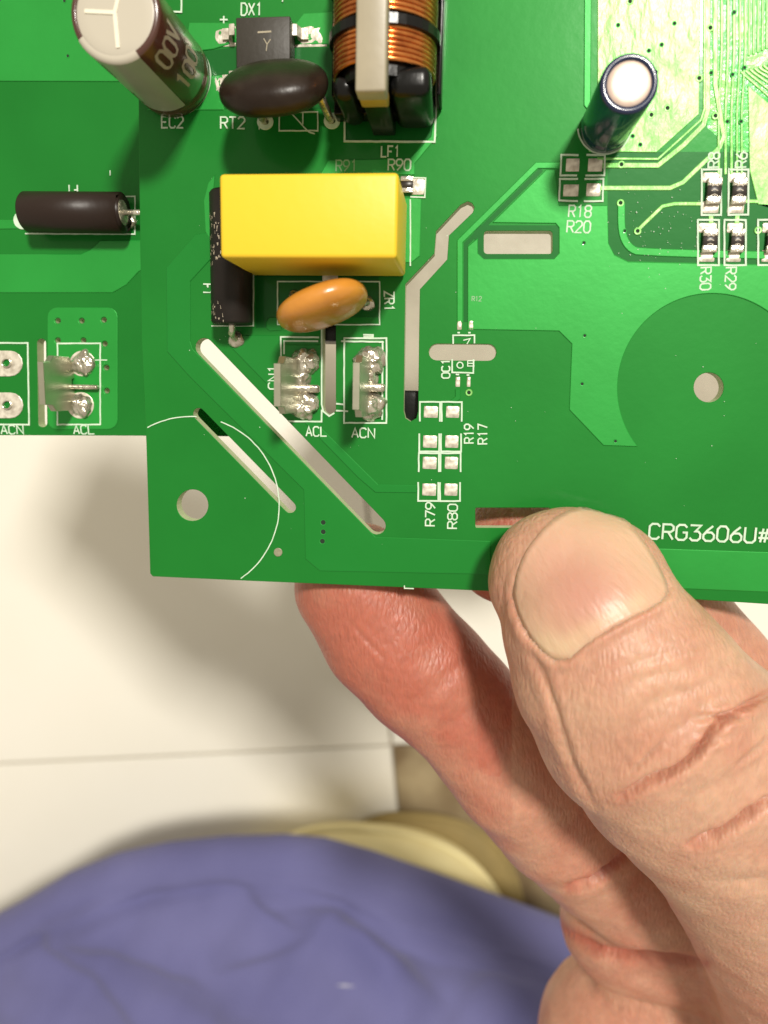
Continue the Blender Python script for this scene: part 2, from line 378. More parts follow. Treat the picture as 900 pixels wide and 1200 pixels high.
# copper areas under the mask
copper([(247, 272), (229, 275), (195, 314), (196, 412), (222, 441), (356, 574), (358, 655), (375, 669), (575, 673), (575, 634), (440, 629), (226, 409), (223, 400), (223, 330), (247, 304)], board, 'mask_dark')
copper([(266, 402), (284, 393), (327, 393), (327, 404), (376, 404), (376, 501), (443, 567.5), (489, 568.5), (489, 577.5), (440, 577), (420, 560)], board, 'mask_dark')
cE = [(548, 289), (560, 279), (560, 297), (567, 303.5), (649, 303.5), (655, 297), (655, 267), (651, 262), (577, 261), (640, 199), (650, 199), (655, 241), (712, 241), (713, 285), (720, 299), (736, 307), (1200, 317), (1200, 453)]
cE += [(834.5 + 111 * math.cos(math.radians(a)), 455 + 111 * math.sin(math.radians(a))) for a in np.linspace(0, -218, 60)]
cE += [(707, 522), (667, 480), (670, 403), (655, 388), (548, 386)]
copper(cE, board, 'mask_cu')
copper([(762, 642.5), (1200, 657), (1200, 706), (860, 692), (700, 686), (700, 641)], board, 'mask_cu')
copper([(700, -200), (700, 120), (690, 178), (769, 179), (819, 134), (822, -200)], board, 'mask_fine')
copper([(485, 232), (494, 233), (492, 300), (482, 308), (470, 308), (470, 232)], board, 'mask_cu')
copper([(375, 205), (385, 188), (480, 186), (505, 160), (508, 140), (513, 160), (486, 192), (486, 205)], board, 'mask_cu')
copper([(222, 27), (272, 27), (277, 35), (277, 50), (250, 58), (234, 60), (219, 46)], board)
copper([(345, 30), (356, 16), (398, 14), (398, 52), (345, 53)], board)
copper([(172, 129), (240, 90), (262, 88), (262, 129)], board)
copper([(246, 280), (252, 205), (244, 215), (239, 235), (241, 272)], board)
copper([(312, 377), (316, 372), (330, 372), (330, 387), (316, 388), (312, 384)], board, 'mask_dark')
copper([(168, -200), (168, -20), (380, -20), (380, -200)], board)
copper([(712, 178), (1200, 178), (1200, 316), (736, 306), (720, 298), (712, 285)], board, 'bare', hgt=.008, ch=0, name='bare_and_shade_area')
copper([(556, 264), (655, 264), (657, 268), (657, 298), (649, 306), (566, 306), (556, 298)], board, 'bare', hgt=.008, ch=0, holes=[px_loop(rrect(566.6, 270.1, 647.9, 297.9, 4))], name='bare_and_shade_area')
copper([(405, 90), (508, 90), (508, 164), (405, 164)], board, 'bare', hgt=.008, ch=0, name='bare_and_shade_area')
copper([(232, 61), (278, 55), (398, 56), (400, 128), (264, 128), (264, 89), (240, 88)], board, 'bare', hgt=.008, ch=0, name='bare_and_shade_area')
copper([(300, 320), (444, 320), (444, 372), (396, 372), (396, 365), (376, 365), (376, 384), (330, 384), (300, 384)], board, 'bare', hgt=.008, ch=0, name='bare_and_shade_area')  # dark patch paints the shade under the disc varistor
trace([(546, 378), (546, 286), (635, 198)], 6, board, 'bare', hgt=.008, name='bare_and_shade_area')
# right-hand fine area: pour blocks and many narrow traces
copper([(876, 100), (905, 125), (1200, 330), (1200, 265), (888, 240), (878, 200)], board, 'mask_fine')
copper([(829, -200), (1200, -200), (1200, 176), (880, 178), (862, 178), (829, 150)], board, 'mask_glare', hgt=.012, ch=0)  # sheet added to carry painted glare between the traces
trace([(690, -200), (688, 122), (700, 138)], 7, board)
trace([(539, 378), (539, 283), (629, 194), (657, 194)], 6.5, board)
trace([(706, 194), (771, 194), (800, 171), (824, 147), (829, 130), (829, -200)], 5.5, board, 'mask_fine')
trace([(700, 186), (771, 186.5), (821, 141), (825.3, 128), (825.3, -200)], 2.6, board, 'mask_fine')
trace([(703, 220.5), (785, 220.5), (800, 214), (843, 173), (848, 160), (838, 100), (838, -200)], 5, board, 'mask_fine')
trace([(747, 270), (776, 242), (790, 239), (822, 239)], 4, board, 'mask_fine')
trace([(728, 238), (728, 272), (736, 290), (752, 297), (1200, 304)], 8, board, sm=2)
trace([(872, 236), (1200, 240)], 4, board, 'mask_fine')
trace([(833, 252), (833, 262)], 5, board, 'mask_fine'); trace([(864, 252), (863, 262)], 5, board, 'mask_fine')
for x0, x1, w in ((845.5, 842, 3), (853, 850, 3.2), (860, 857, 3.2), (867, 863.5, 2.6), (873, 869, 2.6)):
    trace([(x0, -200), (x0, 60), (x1, 130), (x1, 205)], w, board, 'mask_fine')
for k in range(9):
    x = 879 + 5.2 * k
    trace([(x, -200), (x - 1.5, 66 - 2 * k)], 2.7, board, 'mask_fine')
    trace([(868 + 5.2 * k, 84 - 1.5 * k), (872 + 5.2 * k, 88 - 1.5 * k), (1100, 285 - 24 * k)], 2.7, board, 'mask_fine')
trace([(536.5, 456), (536.5, 466), (529, 472)], 6, board, 'mask_dark')

# silkscreen
LZ = 0.0
def word(s, x0, y0, x1, y1, hpx, parent=board, z=0.0, w=1.5, m='silk'):
    a = P2(x0, y0, z); b = P2(x1, y1, z); S = Strokes(z + .01, z + .105)
    for p in text_paths(s, a, b, hpx / SC(z)): S.line(p, w / SC(z))
    return part('lettering', S.V, S.F, M[m], parent, label='white lettering %s' % s)
def lines(paths, parent=board, z=0.0, w=1.7, name='printed_outline', m='silk'):
    global LZ
    for p in paths:
        LZ = (LZ + .0023) % .03
        S = Strokes(z + .01, z + .10 + LZ); S.rough([P2(x, y, z) for x, y in p], w / SC(z))
        part(name, S.V, S.F, M[m], parent)
def box(x0, y0, x1, y1): return [(x0, y0), (x1, y0), (x1, y1), (x0, y1), (x0, y0), (x0 + .5, y0)]
word('CRG3606U#', 760, 631, 900, 636.5, 17.5, w=2.3)
for t in (('R19', 555, 519, 555, 497, 10.5), ('R17', 571, 520, 571, 497, 10.5), ('R79', 509.5, 616, 510, 589, 11), ('R80', 535.5, 619, 536, 591, 11),
          ('ACL', 359, 511, 383, 511, 11), ('ACN', 412.5, 512.5, 439, 513, 11), ('EC2', 190, 150, 215, 150, 12), ('RT2', 259, 151, 287, 151, 12),
          ('DX1', 283, 18.5, 307, 18.5, 12), ('LF1', 447, 184, 468, 184, 11), ('R90', 455, 200, 481, 200, 11.5), ('F1', 238.5, 333, 238.5, 345, 11),
          ('ZR1', 450.5, 342, 450.5, 364, 11), ('CN1', 325.5, 456, 325.5, 429, 11), ('OC1', 527, 443, 527, 421, 9), ('R18', 666, 254.5, 692, 255, 12),
          ('R20', 664, 272.5, 691, 273, 12), ('R30', 820.5, 314, 820, 340, 11), ('R29', 850, 314, 849, 340, 11), ('R8', 842, 196, 843, 179, 11), ('R6', 874, 196, 875, 179, 11), ('+', 258, 30, 267, 30, 11)):
    word(*t, w=1.6)
word('R91', 394, 201, 418, 201, 11.5, m='silk_faint')
word('7', 544, 404, 552, 402, 5, w=1.2); word('E', 548, 429, 556, 429, 6, w=1.2); word('R12', 553, 353, 564, 353, 5, w=1, m='silk_faint')
lines([[(p[0], p[1]) for p in [(223.5 + 104 * math.cos(math.radians(a)), 592 + 104 * math.sin(math.radians(a))) for a in np.linspace(-119, -86, 14)]],
       [(p[0], p[1]) for p in [(223.5 + 104 * math.cos(math.radians(a)), 592 + 104 * math.sin(math.radians(a))) for a in np.linspace(-70, 55.5, 44)]]], w=1.25)
for y0, y1, op in ((471, 494, 'b'), (508, 529, 't'), (531, 553, 'b'), (565, 587, 't')):
    o_ = (y0 - 471) * -.02
    for x in (492 + o_, 517.5 + o_):
        q = [(x, y1), (x, y0), (x + 23.5, y0), (x + 23.5, y1)] if op == 'b' else [(x, y0), (x, y1), (x + 23.5, y1), (x + 23.5, y0)]
        lines([q], w=1.9)
lines([[(678, 182), (657.5, 182), (656.5, 206), (676, 206)], [(687, 182), (708.5, 182), (708, 206), (686, 206)]], w=1.8)
lines([[(677, 210), (656, 210), (655, 235), (677, 236)], [(685, 210), (707, 210), (706, 236), (684, 236)]], w=1.8)
for bx in ((822, 199, 844.5, 252), (853.5, 199, 876.5, 252), (817.5, 258, 842, 311), (848.5, 258, 873.5, 311), (888, 258, 912, 311)):
    lines([box(*bx)], w=1.9)
lines([box(403.5, 396.5, 453, 495.5), [(400, 400), (448.5, 400.5), (448, 492)], [(426, 392.5), (437, 392.5), (437, 395), (426, 395)], [(394, 473), (403, 474)], [(394, 481), (408, 482)]], w=1.9)
lines([[(329.5, 430), (329.5, 395), (374, 395.5)], [(333, 415), (333, 399.5), (373, 400)], [(338, 493.5), (377, 494), (377.2, 480)]], w=1.9)
lines([[(377.3, 384), (377, 474), (379, 482), (386, 487.5), (392, 484)]], w=1.8)
lines([box(325.5, 330, 445, 380.5)], w=1.4)
lines([[(297.5, 318), (297, 382), (248, 382)]], w=1.5)
lines([[(513.5, -100), (513, 60), (509.5, 166.5), (404, 166), (404, 130)]], w=2)
lines([box(327.5, 131.5, 372.5, 153.5), [(340, 131.5), (362, 155), (369, 157)], [(355, 132), (355, 146)]], w=1.3)
lines([[(304, 133), (304, 152)]], w=1.2)
lines([[(481, 208.5), (499, 209), (498, 231.5), (481, 231)], [(481, 234), (481, 312)]], w=1.5)
lines([[(531, 403), (531, 393), (556, 393), (556, 402.5)], [(536, 390), (539, 390)], [(548.5, 390), (551.5, 390)], [(530, 421), (530, 436.5), (554.5, 437), (555, 421)], [(534, 439), (538, 439)], [(547, 439.5), (550, 439.5)]], w=1.7)
lines([[(539 + 3.6 * math.cos(a), 428 + 3.6 * math.sin(a)) for a in np.linspace(0, 6.4, 14)]], w=1.3)
lines([[(189, 14.5), (213, 14.5), (213, -30)]], w=1.8)
lines([[(340.5, 60), (340.5, 70)]], w=1.5)
lines([[(203 + 44 * math.cos(a), 90 + 46 * math.sin(a)) for a in np.linspace(-1.1, 1.3, 26)]], w=1.6)
lines([[(736 * 0 + 708 + 31 * math.cos(a), 150 + 31 * math.sin(a)) for a in np.linspace(.2, 3.1, 22)]], w=1.3)
lines([[(474, 686), (474, 689), (485, 689.5)]], w=1.3)
lines([[(444, 401), (450, 401)], [(331, 3), (333, -4)]], w=1.3)

# pads: one mesh per size, shared
def pad_mesh(w, h, t=.075):
    n = 7; V = []; Fc = []
    for j in range(n):
        for i in range(n):
            x = (i / (n - 1) - .5); y = (j / (n - 1) - .5)
            k = (1 - (2 * x) ** 8) * (1 - (2 * y) ** 8)
            V.append((x * w, y * h, .04 + t * k * (1 + .25 * math.sin(i * 2.1 + j * 1.3))))
    for j in range(n - 1):
        for i in range(n - 1): a = j * n + i; Fc.append((a, a + 1, a + n + 1, a + n))
    b = len(V)
    V += [(-w / 2, -h / 2, 0), (w / 2, -h / 2, 0), (w / 2, h / 2, 0), (-w / 2, h / 2, 0)]
    Fc += [(b, b + 1, n - 1, 0), (b + 1, b + 2, n * n - 1, n - 1), (b + 2, b + 3, n * n - n, n * n - 1), (b + 3, b, 0, n * n - n)]
    return make_mesh('solder_pad', V, Fc, M['tin'], smooth=True)
PADM = {}
def pad(x0, y0, x1, y1, parent=board, z=0.0):
    a = P((x0 + x1) / 2, (y0 + y1) / 2, z); w = round((x1 - x0) / SC(z), 1); h = round((y1 - y0) / SC(z), 1)
    if (w, h) not in PADM: PADM[(w, h)] = pad_mesh(w, h)
    return put('solder_pad', PADM[(w, h)], (a.x, a.y, z), parent, random.choice((0, math.pi)))
for x0, x1 in ((497, 513), (523, 538)):
    for y0, y1, dx in ((476, 489.5, 0), (510.5, 524.5, -1), (535.5, 549.5, -1.5), (566.5, 581, -2)):
        pad(x0 + dx, y0, x1 + dx, y1)
for q in ((664, 187, 678, 200), (690, 187, 705, 200), (661, 217, 677, 229.5), (688, 216, 703, 229),
          (249.5, 33, 276, 53), (344, 30, 382, 53), (251, 90, 264, 110), (536, 375, 541, 386), (549, 375, 555, 386), (534, 442, 539, 453), (547, 442, 551.5, 453), (483, 210, 497, 227), (378, 316, 396, 330)):
    pad(*q)

# vias and drilled holes
def via_mesh(r, ring, m1):
    V = []; Fc = []; idx = []; n = 14
    for k, (rr, z) in enumerate(((r + ring, .06), (r + ring * .7, .135), (r, .125), (r * .95, -.3))):
        V += [(rr * math.cos(2 * math.pi * i / n), rr * math.sin(2 * math.pi * i / n), z) for i in range(n)]
    for k in range(3):
        for i in range(n): Fc.append((k * n + i, k * n + (i + 1) % n, (k + 1) * n + (i + 1) % n, (k + 1) * n + i)); idx.append(0 if k < 2 else 1)
    V.append((0, 0, .12)); c = len(V) - 1
    for i in range(n): Fc.append((2 * n + i, 2 * n + (i + 1) % n, c)); idx.append(1)
    return make_mesh('via', V, Fc, [m1, M['hole']], idx)
VM = {'s': via_mesh(.16, .10, M['mask_cu']), 'm': via_mesh(.22, .20, M['mask_fine']), 'b': via_mesh(.30, .10, M['mask_cu'])}
VM['g'] = via_mesh(.20, .30, M['silk'])
def via(x, y, k, parent=board, z=0.0):
    a = P(x, y, z); put('via', VM[k], (a.x, a.y, z), parent)
for q in ((684, 285, 's'), (685, 393.5, 's'), (682, 450, 's'), (721, 517, 's'), (728, 193, 'm'), (727, 238, 'm'), (747, 271, 'm'), (732, 271, 's'), (888, 270, 'm'), (549.5, 460, 'm'),
          (379, 612, 'b'), (379, 623, 'b'), (378, 634, 'b'), (738, 2, 'm'), (768, 85, 'm'), (765, 109, 'm'), (782, 127, 'm'), (763, 135, 'm'), (832, 33, 'm'), (819, 92, 'm'), (833, 86, 's'), (858, 88, 's'), (838, 136, 'm'), (852, 143, 's'), (790, 28, 's'),
          (868, 143, 's'), (760, 60, 's'), (775, 53, 's'), (860, 15, 's'), (724, 30, 's'), (741, 160, 's'), (750, 170, 's'), (872, 80, 's')):
    via(*q)
def disc_part(name, x, y, rpx, m, parent=board, z=0.0, t=.12, n=20):
    V, Fc, s = prism([px_circle(x, y, rpx, z, n)], z, z + t, .05); return part(name, V, Fc, M[m], parent)
disc_part('test_point', 326, 647, 5, 'grey')

# generic solids (mm)
def boxv(x0, y0, z0, x1, y1, z1, ch=.1):
    return prism([[(x0, y0), (x1, y0), (x1, y1), (x0, y1)]], z0, z1, ch)
def bevel_box(name, lo, hi, r, m, parent, seg=3, rz=0.0, smooth=True, label=None):
    bm = bmesh.new(); c = [(a + b) / 2 for a, b in zip(lo, hi)]; s = [b - a for a, b in zip(lo, hi)]
    bmesh.ops.create_cube(bm, size=1)
    for v in bm.verts: v.co = Vector((v.co.x * s[0] * MM, v.co.y * s[1] * MM, v.co.z * s[2] * MM))
    bmesh.ops.bevel(bm, geom=bm.edges[:], offset=r * MM, segments=seg, affect='EDGES', profile=.5)
    me = bpy.data.meshes.new(name); bm.to_mesh(me); bm.free(); me.materials.append(M[m])
    if smooth:
        me.polygons.foreach_set('use_smooth', [True] * len(me.polygons))
        me.set_sharp_from_angle(angle=math.radians(50))
    return put(name, me, c, parent, rz, label=label)
def ellipsoid(c, ax, R=None, nu=40, nv=24, p=1.0, noise=0.0):
    V = []; Fc = []
    for j in range(nv + 1):
        th = math.pi * j / nv
        for i in range(nu):
            ph = 2 * math.pi * i / nu
            x = math.sin(th) * math.cos(ph); y = math.sin(th) * math.sin(ph); z = math.cos(th)
            f = lambda t: math.copysign(abs(t) ** p, t)
            k = 1 + noise * (math.sin(3 * ph + 2 * th) * .5 + math.sin(5 * ph - 3 * th + 1) * .3 + random.uniform(-.3, .3)) * math.sin(th)
            v = Vector((ax[0] * f(x) * k, ax[1] * f(y) * k, ax[2] * f(z) * k))
            if R is not None: v = R @ v
            V.append(tuple(v + Vector(c)))
    for j in range(nv):
        for i in range(nu):
            a = j * nu + i; b = j * nu + (i + 1) % nu; Fc.append((a, a + nu, b + nu, b))
    return V, Fc
from mathutils import noise as mn
def rough_mound(c, ax, amt, seed, nu=48, nv=30):
    V, Fc = ellipsoid((0, 0, 0), ax, nu=nu, nv=nv); out = []
    for v in V:
        q = Vector(v); n = mn.fractal(q * .75 + Vector((seed, 0, 0)), 1, 2, 4) * .9
        out.append(tuple(Vector(c) + q * (1 + amt * n)))
    return out, Fc
def tube(path, r, n=12, caps=True):
    """round bar along 3-D path"""
    V = []; Fc = []; pts = [Vector(p) for p in path]; rs = r if isinstance(r, (list, tuple)) else [r] * len(pts)
    up = None
    for i, p in enumerate(pts):
        t = (pts[min(i + 1, len(pts) - 1)] - pts[max(i - 1, 0)]).normalized()
        if up is None: up = t.orthogonal().normalized()
        up = (up - up.dot(t) * t).normalized(); s = t.cross(up)
        for k in range(n):
            a = 2 * math.pi * k / n; V.append(tuple(p + (up * math.cos(a) + s * math.sin(a)) * rs[i]))
    for i in range(len(pts) - 1):
        for k in range(n):
            a = i * n + k; b = i * n + (k + 1) % n; Fc.append((a, b, b + n, a + n))
    if caps: Fc += [tuple(range(n))[::-1], tuple(range(len(pts) * n - n, len(pts) * n))]
    return V, Fc
def lathe(prof, n=48):
    V = []; Fc = []
    for r, z in prof: V += [(r * math.cos(2 * math.pi * i / n), r * math.sin(2 * math.pi * i / n), z) for i in range(n)]
    for j in range(len(prof) - 1):
        for i in range(n): a = j * n + i; b = j * n + (i + 1) % n; Fc.append((a, b, b + n, a + n))
    return V, Fc
def blob(name, x, y, r, h, m, parent, z=0.0, noise=.12):
    a = P(x, y, z); V, Fc = ellipsoid((a.x, a.y, z + .02), (r, r, h), nu=26, nv=16, noise=noise)
    return part(name, V, Fc, M[m], parent, smooth=True)

# small chip resistors with end caps
def chip(x0, y0, x1, y1, parent=board, hgt=.55, name='chip_resistor', vertical=True, mark=True, z=0.0):
    a = P((x0 + x1) / 2, (y0 + y1) / 2, z); w = (x1 - x0) / SC(z); h = (y1 - y0) / SC(z)
    r = empty(name, (a.x, a.y, z), parent=parent)
    bevel_box('resistor_body', (a.x - w / 2 + .02, a.y - h * .21, z + .1), (a.x + w / 2 - .02, a.y + h * .21, z + hgt), .05, 'res', r, 1)
    for s in (-1, 1):
        bevel_box('end_cap', (a.x - w / 2, a.y + s * h * .355 - h * .155, z + .08), (a.x + w / 2, a.y + s * h * .355 + h * .155, z + hgt + .02), .06, 'solder', r, 2)
    S = Strokes(z + hgt - .01, z + hgt + .02)
    for k in (-.18, 0, .18): S.line([(a.x - w * .22, a.y + k * h), (a.x, a.y + k * h + .12), (a.x + w * .22, a.y + k * h)], .09)
    if mark: part('value_mark', S.V, S.F, M['print'], r)
    return r
for q in ((828, 212, 843, 238), (857.5, 212, 872.5, 238), (823, 271, 838.5, 295), (856, 271, 869.5, 295), (898, 271, 913, 295)):
    chip(*q)
    pad(q[0] - 3, q[1] - 9, q[2], q[1] + 1); pad(q[0] - 4, q[3] - 1, q[2] - 2, q[3] + 11)
chip(470, 209, 484, 226, mark=False)

# yellow block capacitor
zt = 12.0
a = P(258, 302, zt); b = P(467, 201.5, zt)
cap = empty('block_capacitor', ((a.x + b.x) / 2, (a.y + b.y) / 2, 0), parent=board); cap['label'] = 'large yellow rectangular block capacitor'
bevel_box('capacitor_case', (a.x, a.y, .5), (b.x, b.y, zt), .42, 'yellow', cap, 4)
bevel_box('capacitor_foot', (a.x + .3, a.y + .3, .05), (b.x - .3, b.y - .3, .8), .08, 'potting', cap, 1)

# ochre disc varistor
zr = empty('disc_varistor', P(378, 366, 0), parent=board); zr['label'] = 'ochre disc standing on edge below the yellow block'
c = P(378, 359, 6.4); R = Matrix.Rotation(math.radians(21), 3, 'Z') @ Matrix.Rotation(math.radians(-7), 3, 'X')
V, Fc = ellipsoid(c, (4.95, 1.8, 4.7), R, nu=64, nv=40, p=.86); part('disc', V, Fc, M['orange'], zr, smooth=True)
for (x, y), sx in (((431, 356), 1), ((345, 346), -1)):
    p0 = P(x, y, 0); q = c + R @ Vector((sx * 3.0, 0, -3.6))
    V, Fc = tube([p0 + Vector((0, 0, -.5)), p0 + Vector((0, 0, .9)), (p0 + q) / 2, q], .36); part('lead', V, Fc, M['solder'], zr, smooth=True)
blob('solder_joint', 431, 356, .85, .6, 'solder', board); blob('solder_joint', 345, 347, .7, .5, 'solder', board)

# dark disc thermistor
nt_ = empty('disc_thermistor', P(330, 120, 0), parent=board); nt_['label'] = 'dark brown disc leaning over the rectifier'
c = P(321, 103, 6.6); R = Matrix.Rotation(math.radians(3), 3, 'Z') @ Matrix.Rotation(math.radians(38), 3, 'X')
V, Fc = ellipsoid(c, (5.55, 2.15, 4.6), R, nu=64, nv=40, p=.86); part('disc', V, Fc, M['ntc'], nt_, smooth=True)
for (x, y), sx in (((311, 143), -.4), ((389, 142), .75)):
    p0 = P(x, y, 0); q = c + R @ Vector((sx * 4.6, 0, -2.8))
    V, Fc = tube([p0 + Vector((0, 0, -.5)), p0 + Vector((-.15, .1, .8)), p0.lerp(q, .5) + Vector((0, 0, .2)), q], [.42, .42, .5, .6]); part('lead', V, Fc, M['solder'], nt_, smooth=True)
    V, Fc, s = prism([px_circle(x, y, 9.5), px_circle(x + 1, y, 3.2)], 0, .13, .05); part('solder_pad', V, Fc, M['silk'], board)

# rectifier chip
c0 = P(277, 88, 2.6); c1 = P(340, 18.5, 2.6)
br = empty('bridge_rectifier', ((c0.x + c1.x) / 2, (c0.y + c1.y) / 2, 0), parent=board); br['label'] = 'square charcoal chip marked DX1'
bevel_box('chip_body', (c0.x, c0.y, .25), (c1.x, c1.y, 2.6), .12, 'chip', br, 2)
S = Strokes(2.59, 2.615)
for p in text_paths('Y', P2(310, 58, 2.6), P2(322, 58, 2.6), 1.4): pass
S.line([P2(309, 45, 2.6), P2(313, 52, 2.6), P2(317, 46, 2.6)], .1); S.line([P2(313, 52, 2.6), P2(312, 60, 2.6)], .1); S.line([P2(302, 38, 2.6), P2(318, 37, 2.6)], .18)
part('chip_print', S.V, S.F, M['ferrite'], br)
for x0, x1, sgn in ((262, 279, 1), (342, 362, -1)):
    for y in (42, 96):
        a = P(x0, y, 0); b = P(x1, y, 0); xs = (a.x, b.x) if sgn > 0 else (b.x, a.x)
        prof = [(xs[0], .15), (xs[0] + sgn * .7, .2), (xs[0] + sgn * 1.05, 1.1), (xs[1], 1.2)]
        V = []; Fc = []
        for (x, z) in prof: V += [(x, a.y - .55, z), (x, a.y + .55, z), (x, a.y + .55, z + .28), (x, a.y - .55, z + .28)]
        for i in range(3):
            for k in range(4): u = 4 * i + k; v = 4 * i + (k + 1) % 4; Fc.append((u, v, v + 4, u + 4))
        Fc += [(3, 2, 1, 0), (12, 13, 14, 15)]
        part('chip_leg', V, Fc, M['tin'], br)

# brown electrolytic capacitor
def can(name, x, y, r, h, sleeve, top, label, topr):
    a = P(x, y, 0); o = empty(name, (a.x, a.y, 0), parent=board); o['label'] = label
    V, Fc = lathe([(r * .96, .15), (r, .35), (r, 1.6), (r * .965, 1.9), (r, 2.3), (r, h - .35), (r * .97, h - .08), (r * .90, h), (topr * 1.01, h - .02), (topr, h - .14)], 64)
    V = [(v[0] + a.x, v[1] + a.y, v[2]) for v in V]; part('sleeve', V, Fc, M[sleeve], o, smooth=True)
    V, Fc = lathe([(0.001, h - .10), (topr * .7, h - .10), (topr * .96, h - .11), (topr * 1.0, h - .16)], 64)
    V = [(v[0] + a.x, v[1] + a.y, v[2]) for v in V]; part('can_top', V, Fc[::1], M[top], o, smooth=True)
    return o, a
ER, EH = 4.35, 14.2
o, a = can('electrolytic_capacitor', 203, 90, ER, EH, 'brown', 'cream', 'tall brown electrolytic capacitor with cream top and grey stripe', 3.75)
def wrap(a, r, th0, th1, z0, z1, n=18):
    V = []; Fc = []
    for i in range(n + 1):
        t = math.radians(th0 + (th1 - th0) * i / n)
        for z in (z0, z1): V.append((a.x + r * math.cos(t), a.y + r * math.sin(t), z))
    for i in range(n): Fc.append((2 * i, 2 * i + 2, 2 * i + 3, 2 * i + 1))
    return V, Fc
V, Fc = wrap(a, ER + .02, 212, 300, 2.3, EH - .33); part('stripe', V, Fc, M['stripe'], o, smooth=True)
# stripe folded over the shoulder
V = []; Fc = []
prof = [(ER + .02, EH - .33), (ER * .975, EH - .05), (ER * .90, EH + .03), (3.70, EH + .01)]
for i in range(19):
    t = math.radians(212 + 88 * i / 18)
    for r, z in prof: V.append((a.x + r * math.cos(t), a.y + r * math.sin(t), z))
for i in range(18):
    for k in range(3): u = 4 * i + k; Fc.append((u, u + 4, u + 5, u + 1))
part('stripe_fold', V, Fc, M['cream'], o, smooth=True)
def on_can(paths, a, r, m, parent, w, name):
    V = []; Fc = []
    for p in paths:
        L, Rr = ribbon(p, w); b = len(V)
        for l, q in zip(L, Rr):
            for (s, z) in (l, q):
                t = s / r; V.append((a.x + r * math.cos(t), a.y + r * math.sin(t), z))
        for i in range(len(L) - 1): u = b + 2 * i; Fc.append((u, u + 2, u + 3, u + 1))
    return part(name, V, Fc, M[m], parent)
def fine(p, st=.25):
    out = []
    for q, w in zip(p, p[1:]):
        n = max(1, int(math.hypot(w[0] - q[0], w[1] - q[1]) / st))
        out += [(q[0] + (w[0] - q[0]) * i / n, q[1] + (w[1] - q[1]) * i / n) for i in range(n)]
    return out + [p[-1]]
rr = ER + .03
ang0 = math.radians(-58) * rr
for s, z0, h in (('00V', 9.6, 3.0), ('100', 4.6, 3.0)):
    ps = [fine(p) for p in text_paths(s, (ang0 + 1.0, z0 - .2), (ang0 + 4.6, z0), h)]
    on_can(ps, a, rr, 'print', o, .34, 'sleeve_print')
dsh = [fine([(math.radians(-128) * rr, z), (math.radians(-128) * rr, z + 3.0)]) for z in (9.6, 3)] + [fine([(math.radians(-120) * rr, z), (math.radians(-120) * rr, z + 3.0)]) for z in (9.6, 3)]
on_can(dsh, a, rr + .01, 'brown', o, .30, 'stripe_mark')
S = Strokes(EH - .12, EH - .02)
for q in ([(0, 0), (.9, 2.9)], [(0, 0), (-2.9, .2)], [(0, 0), (.2, -3.0)]): S.line([(a.x + u, a.y + v) for u, v in q], .34)
part('vent_ridge', S.V, S.F, M['crease'], o)

# small navy electrolytic capacitor
o, a = can('electrolytic_capacitor', 709, 150, 2.62, 11.6, 'blue', 'alu', 'small navy blue electrolytic capacitor with bare round top', 1.98)

# common-mode choke
ch = empty('choke_coil', P(460, 80, 0), parent=board); ch['label'] = 'wire-wound choke coil with black bobbin and grey core bar'
zc_ = 6.3; rw = 4.6
cxm = P(451, 60, zc_).x
def yat(py, z): return P(455, py, z).y
ytop = yat(-120, 9)
rings = []
def winding(y0, y1, name):
    V = []; Fc = []; n = 40; pitch = .46; y = y0; 
    while y > y1:
        base = len(V)
        for i in range(n):
            t = 2 * math.pi * i / n; rad = rw + random.uniform(-.02, .02)
            cx, cz = cxm + (rad + .35) * math.cos(t), zc_ + rad * math.sin(t)
            for k in range(6):
                u = 2 * math.pi * k / 6
                V.append((cx + .23 * math.cos(u) * math.cos(t), y + .23 * math.sin(u) + .12 * math.sin(t), cz + .23 * math.cos(u) * math.sin(t)))
        for i in range(n):
            for k in range(6):
                a1 = base + i * 6 + k; b1 = base + i * 6 + (k + 1) % 6; a2 = base + ((i + 1) % n) * 6 + k; b2 = base + ((i + 1) % n) * 6 + (k + 1) % 6
                Fc.append((a1, b1, b2, a2))
        y -= pitch
    part(name, V, Fc, M['copper'], ch, smooth=True, kind='stuff')
winding(yat(37, 10), yat(76, 10), 'wire_winding'); winding(yat(-28, 10), yat(22, 10), 'wire_winding'); winding(yat(-100, 10), yat(-45, 10), 'wire_winding')
def flange(y0, y1, rx, rz_):
    V, Fc = lathe([(0.01, y0), (1, y0), (1.0, y1), (.01, y1)], 40)
    V = [(cxm + v[0] * (rx), v[2], zc_ + v[1] * rz_) for v in V]
    part('bobbin_flange', V, Fc[:], M['plastic'], ch)
flange(yat(23, 10), yat(35, 10), 5.55, 5.25); flange(yat(-42, 10), yat(-30, 10), 5.55, 5.25)
V, Fc = lathe([(.01, yat(110, 6)), (1, yat(110, 6)), (1, ytop), (.01, ytop)], 32)
part('bobbin_core', [(cxm + v[0] * 4.3, v[2], zc_ + v[1] * 4.3) for v in V], Fc, M['plastic'], ch, smooth=False)
for sx_ in (-1, 1):
    bevel_box('bobbin_side', (cxm + sx_ * 5.45 - .22, yat(110, 5), .2), (cxm + sx_ * 5.45 + .22, ytop, 4.6), .15, 'plastic', ch, 2)
x0 = P(388, 90, 9).x; x1 = P(417, 90, 9).x; x2 = P(455, 90, 10).x; x3 = P(505, 90, 10).x
yb0 = yat(76, 10); yb1 = yat(112, 10)
bevel_box('bobbin_block', (x2 + .1, yb1, .3), (x3, yb0, 10.2), .9, 'plastic', ch, 4)
bevel_box('bobbin_block', (x0 - .0, yb1 + .3, .3), (x1, yb0, 8.8), 1.1, 'plastic', ch, 4)
